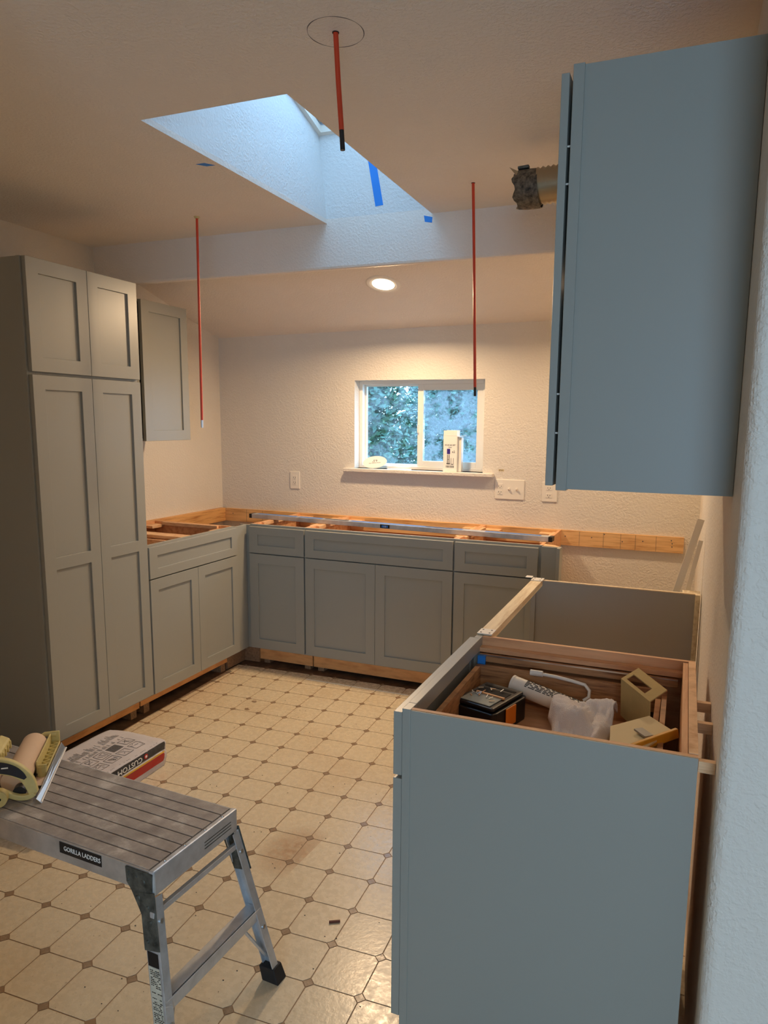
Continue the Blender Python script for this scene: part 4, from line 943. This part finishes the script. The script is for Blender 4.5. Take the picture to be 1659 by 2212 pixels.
# ---------------------------------------------------------------- hand masker on the platform
HM = thing('tape_dispenser', (1.36, -2.68, ZT+.0005), 'yellow hand-held masking paper dispenser with kraft roll lying on the work platform', 'tape dispenser', rz=-.921)
def hm(b, nm, mat, bev=0, lab=None, parent=None): return b.local(HM).build(nm, mat, parent or HM, bevel=bev, label=lab)
bl = MB(); q = [(-.035, .000, .002), (.285, -.004, .002), (.285, -.015, .014), (-.035, -.011, .022)]
bl.add(q+[(x, y-.0012, z-.0008) for x, y, z in q], [(0, 1, 2, 3), (7, 6, 5, 4), (0, 4, 5, 1), (1, 5, 6, 2), (2, 6, 7, 3), (3, 7, 4, 0)])
hm(bl, 'metal_blade', 'steel', .0004)
hm(MB().cyl((-.035, .0005, .0028), (.285, -.0035, .0028), .0026, n=8), 'blade_edge', 'zinc')
hm(MB().box(-.045, .150, -.040, -.020, .018, .021).box(-.045, .150, -.042, -.038, .018, .052).box(-.045, -.038, -.042, -.016, .018, .056).box(.143, .150, -.042, -.016, .018, .042).box(-.040, .150, -.018, -.0155, .018, .026), 'blade_guard', 'yellowp', .0015)
g = MB()
for k in range(8):
    x = -.034+k*.022; g.bar((x, -.037, .024), (x+.011, -.018, .024), .0018, .006); g.bar((x+.011, -.018, .024), (x+.022, -.037, .024), .0018, .006)
hm(g, 'guard_ribs', 'yellowp'); hm(MB().cyl((.143, -.029, .006), (.143, -.029, .036), .012, n=18), 'guard_foot', 'yellowp')
hm(MB().tube([(-.044, -.026, .046), (-.040, -.055, .050), (-.03, -.085, .036)], [.009, .007, .005], 12), 'guard_arm', 'yellowp')
hm(MB().cyl((-.010, -.078, .036), (.222, -.078, .036), .0340, n=36), 'kraft_roll', 'kraft')
hm(MB().cyl((.150, -.140, .026), (.240, -.140, .026), .024, n=30), 'tape_roll', 'kraft')
hm(MB().box(.02, .20, -.044, -.018, .006, .008), 'paper_web', 'kraft')
def arm(pts, w, x0, x1):
    n_p = len(pts); outer, inner = [], []
    for i, (y, z) in enumerate(pts):
        a0 = pts[max(0, i-1)]; a1 = pts[min(n_p-1, i+1)]; dy_, dz_ = a1[0]-a0[0], a1[1]-a0[1]; l_ = math.hypot(dy_, dz_); ww = w[i] if isinstance(w, list) else w
        outer.append((y-dz_/l_*ww/2, z+dy_/l_*ww/2)); inner.append((y+dz_/l_*ww/2, z-dy_/l_*ww/2))
    b = MB(); vs_ = [(x, p[0], max(.0008, p[1])) for x in (x0, x1) for p in outer+inner]; m_ = 2*n_p; fs_ = []
    for i in range(n_p-1):
        fs_ += [(i, i+1, n_p+i+1, n_p+i), (m_+i, m_+n_p+i, m_+n_p+i+1, m_+i+1), (i, m_+i, m_+i+1, i+1), (n_p+i, n_p+i+1, m_+n_p+i+1, m_+n_p+i)]
    fs_ += [(0, n_p, m_+n_p, m_), (n_p-1, m_+n_p-1, m_+2*n_p-1, 2*n_p-1)]
    return b.add(vs_, fs_, False)
def smooth(pts, k=4):
    out = []
    for i in range(len(pts)-1):
        p0_, p1_, p2_, p3_ = pts[max(0, i-1)], pts[i], pts[i+1], pts[min(len(pts)-1, i+2)]
        for j in range(k):
            t_ = j/k; out.append(tuple(.5*(2*b_+(c_-a_)*t_+(2*a_-5*b_+4*c_-d_)*t_*t_+(3*b_-a_-3*c_+d_)*t_**3) for a_, b_, c_, d_ in zip(p0_, p1_, p2_, p3_)))
    return out+[pts[-1]]
sp_ = smooth([(-.026, .016, .022), (-.034, .046, .028), (-.046, .068, .031), (-.066, .086, .036), (-.092, .098, .042), (-.130, .105, .044), (-.185, .108, .040)])
hm(arm([p_[:2] for p_ in sp_], [p_[2] for p_ in sp_], .246, .262), 'side_arm', 'yellowp', .003)
sl_ = smooth([(-.042, .062, .008), (-.052, .073, .018), (-.070, .087, .026), (-.094, .097, .030), (-.130, .104, .031), (-.160, .107, .024)])
hm(arm([p_[:2] for p_ in sl_], [p_[2] for p_ in sl_], .2622, .2636), 'arm_label', plain('navy_label', lin(26, 32, 44), .35, var=.3, vscale=60), lab='dark printed label on the arm')
hm(MB().box(.2638, .2642, -.138, -.122, .112, .118), 'label_mark', 'redink')
for k in range(3): hm(MB().box(.2638, .2642, -.140+k*.022, -.124+k*.022, .101-k*.003, .1045-k*.003), 'label_mark', 'paper')
lo_ = smooth([(-.024, .018), (-.036, .010), (-.056, .009), (-.076, .016), (-.096, .028), (-.120, .036), (-.180, .040)])
hm(arm(lo_, .014, .250, .264), 'lower_arm', 'yellowp', .003)
hm(MB().cyl((.262, -.104, .0225), (.284, -.104, .0225), .0220, n=26), 'hub_disc', 'yellowp', .002)
hm(MB().cyl((.2845, -.100, .0225), (.2855, -.100, .0225), .004, n=12), 'hub_hole', 'darkhole')
hm(MB().cyl((.228, -.062, .019), (.250, -.062, .019), .016, n=20), 'roller', 'black')
hm(MB().prism([(-.190, .074), (-.130, .074), (-.112, .085), (-.114, .105), (-.135, .116), (-.190, .114)], 'x', .09, .19), 'housing', 'yellowp', .006)
for k in range(4): hm(MB().box(.100+k*.024, .108+k*.024, -.1155, -.110, .080, .102), 'housing_rib', 'yellowp', .002)

# ---------------------------------------------------------------- small litter
tag(MB().bar((2.121, -2.446, .004), (2.150, -2.430, .004), .0055, .0055).build('wood_splinter', plain('splinter', lin(96, 48, 32), .7)), 'small dark reddish splinter on the floor tiles', 'splinter')
tag(MB().bar((1.053, -.693, .0012), (1.690, -.690, .0012), .006, .002).build('thin_strip', 'zinc'), 'thin pale strip lying on the floor before the back cabinets', 'strip')
random.seed(9)
for (x, y), lab in zip(((.965, -1.095), (.985, -1.195)), ('farther small torn flooring scrap on the cream tiles', 'nearer small torn flooring scrap on the cream tiles')):
    pts_ = [(x+random.uniform(.006, .022)*math.cos(t), y+random.uniform(.006, .018)*math.sin(t)) for t in [2*PI*k/7 for k in range(7)]]
    tag(MB().prism(pts_, 'z', .0002, .0014).build('flooring_scrap', 'accent'), lab, 'scrap', 'torn flooring scraps')
sp = MB(); random.seed(4)
for k in range(260):
    x, y = random.uniform(.7, 2.6), random.uniform(-3.6, -.9); r2 = random.uniform(.0008, .0028); t0 = random.uniform(0, 6)
    sp.prism([(x+r2*math.cos(t0+a), y+r2*.7*math.sin(t0+a)) for a in (0, 1.5, 3, 4.6)], 'z', .0002, .0012)
o = tag(sp.build('floor_grit', 'ink'), 'specks of dark grit scattered over the cream floor tiles', 'grit'); o['kind'] = 'stuff'

# ---------------------------------------------------------------- outdoors beyond the window
struct(MB().box(-12, 16, .3, 16, -.5, -.4).build('ground', 'ground'))
struct(MB().box(XF+.4, 16, -12, .3, -.15, -.05).build('terrace', 'ground'))
def shrub(cx, cy, h, w, mats, label, seed, nleaf):
    random.seed(seed); t = thing('garden_tree', (cx, cy, -.4), label, 'tree', group='garden trees outside the window')
    tk = MB(); tk.tube([(cx, cy, -.4), (cx+.04, cy, h*.5), (cx-.02, cy+.03, h*.95)], [.07, .045, .015], 8)
    for k in range(16):
        a = random.uniform(0, 2*PI); z = random.uniform(.3, h*.9); l = w*.8*(1-z/h*.6)
        tk.tube([(cx, cy, z), (cx+l*.5*math.cos(a), cy+l*.5*math.sin(a), z+.12), (cx+l*math.cos(a), cy+l*math.sin(a), z+.2)], [.018, .010, .004], 5)
    tk.build('trunk', 'bark', t)
    for m_ in mats:
        f = MB()
        for k in range(nleaf):
            a = random.uniform(0, 2*PI); z = random.uniform(-.2, h); rr_ = w*math.sqrt(random.random())*(1.05-.55*max(0, z)/h)
            c_ = Vector((cx+rr_*math.cos(a), cy+rr_*math.sin(a), z)); s_ = random.uniform(.024, .052)
            d1 = Vector((random.gauss(0, 1), random.gauss(0, 1), random.gauss(0, .5))).normalized()*s_; d2 = d1.cross(Vector((random.gauss(0, 1), random.gauss(0, 1), random.gauss(0, 1)))).normalized()*s_*.45
            f.add([c_-d1, c_+d2, c_+d1, c_-d2], [(0, 1, 2, 3)])
        o = f.build('foliage', m_, t); o['kind'] = 'stuff'
shrub(-.35, 2.6, 2.5, 1.0, ('leafa', 'leafb'), 'dense green tree filling the left window pane', 31, 13000)
shrub(.25, 4.6, 2.7, 1.0, ('leafc', 'leafa'), 'pale leafy tree seen between the two window panes', 32, 9000)
shrub(1.30, 2.9, 1.75, .55, ('leafb', 'leafa'), 'low bush behind the carton in the right window pane', 33, 4500)
shrub(-2.6, 6.4, 3.0, 1.3, ('leafb', 'leafa'), 'wide tree at the back left beyond the kitchen window', 34, 12000)
shrub(-1.15, 9.2, 3.2, 1.4, ('leafb', 'leafa'), 'wide dark tree farthest back beyond the kitchen window', 35, 12000)

for me in list(bpy.data.meshes):
    if me.users == 0: bpy.data.meshes.remove(me)
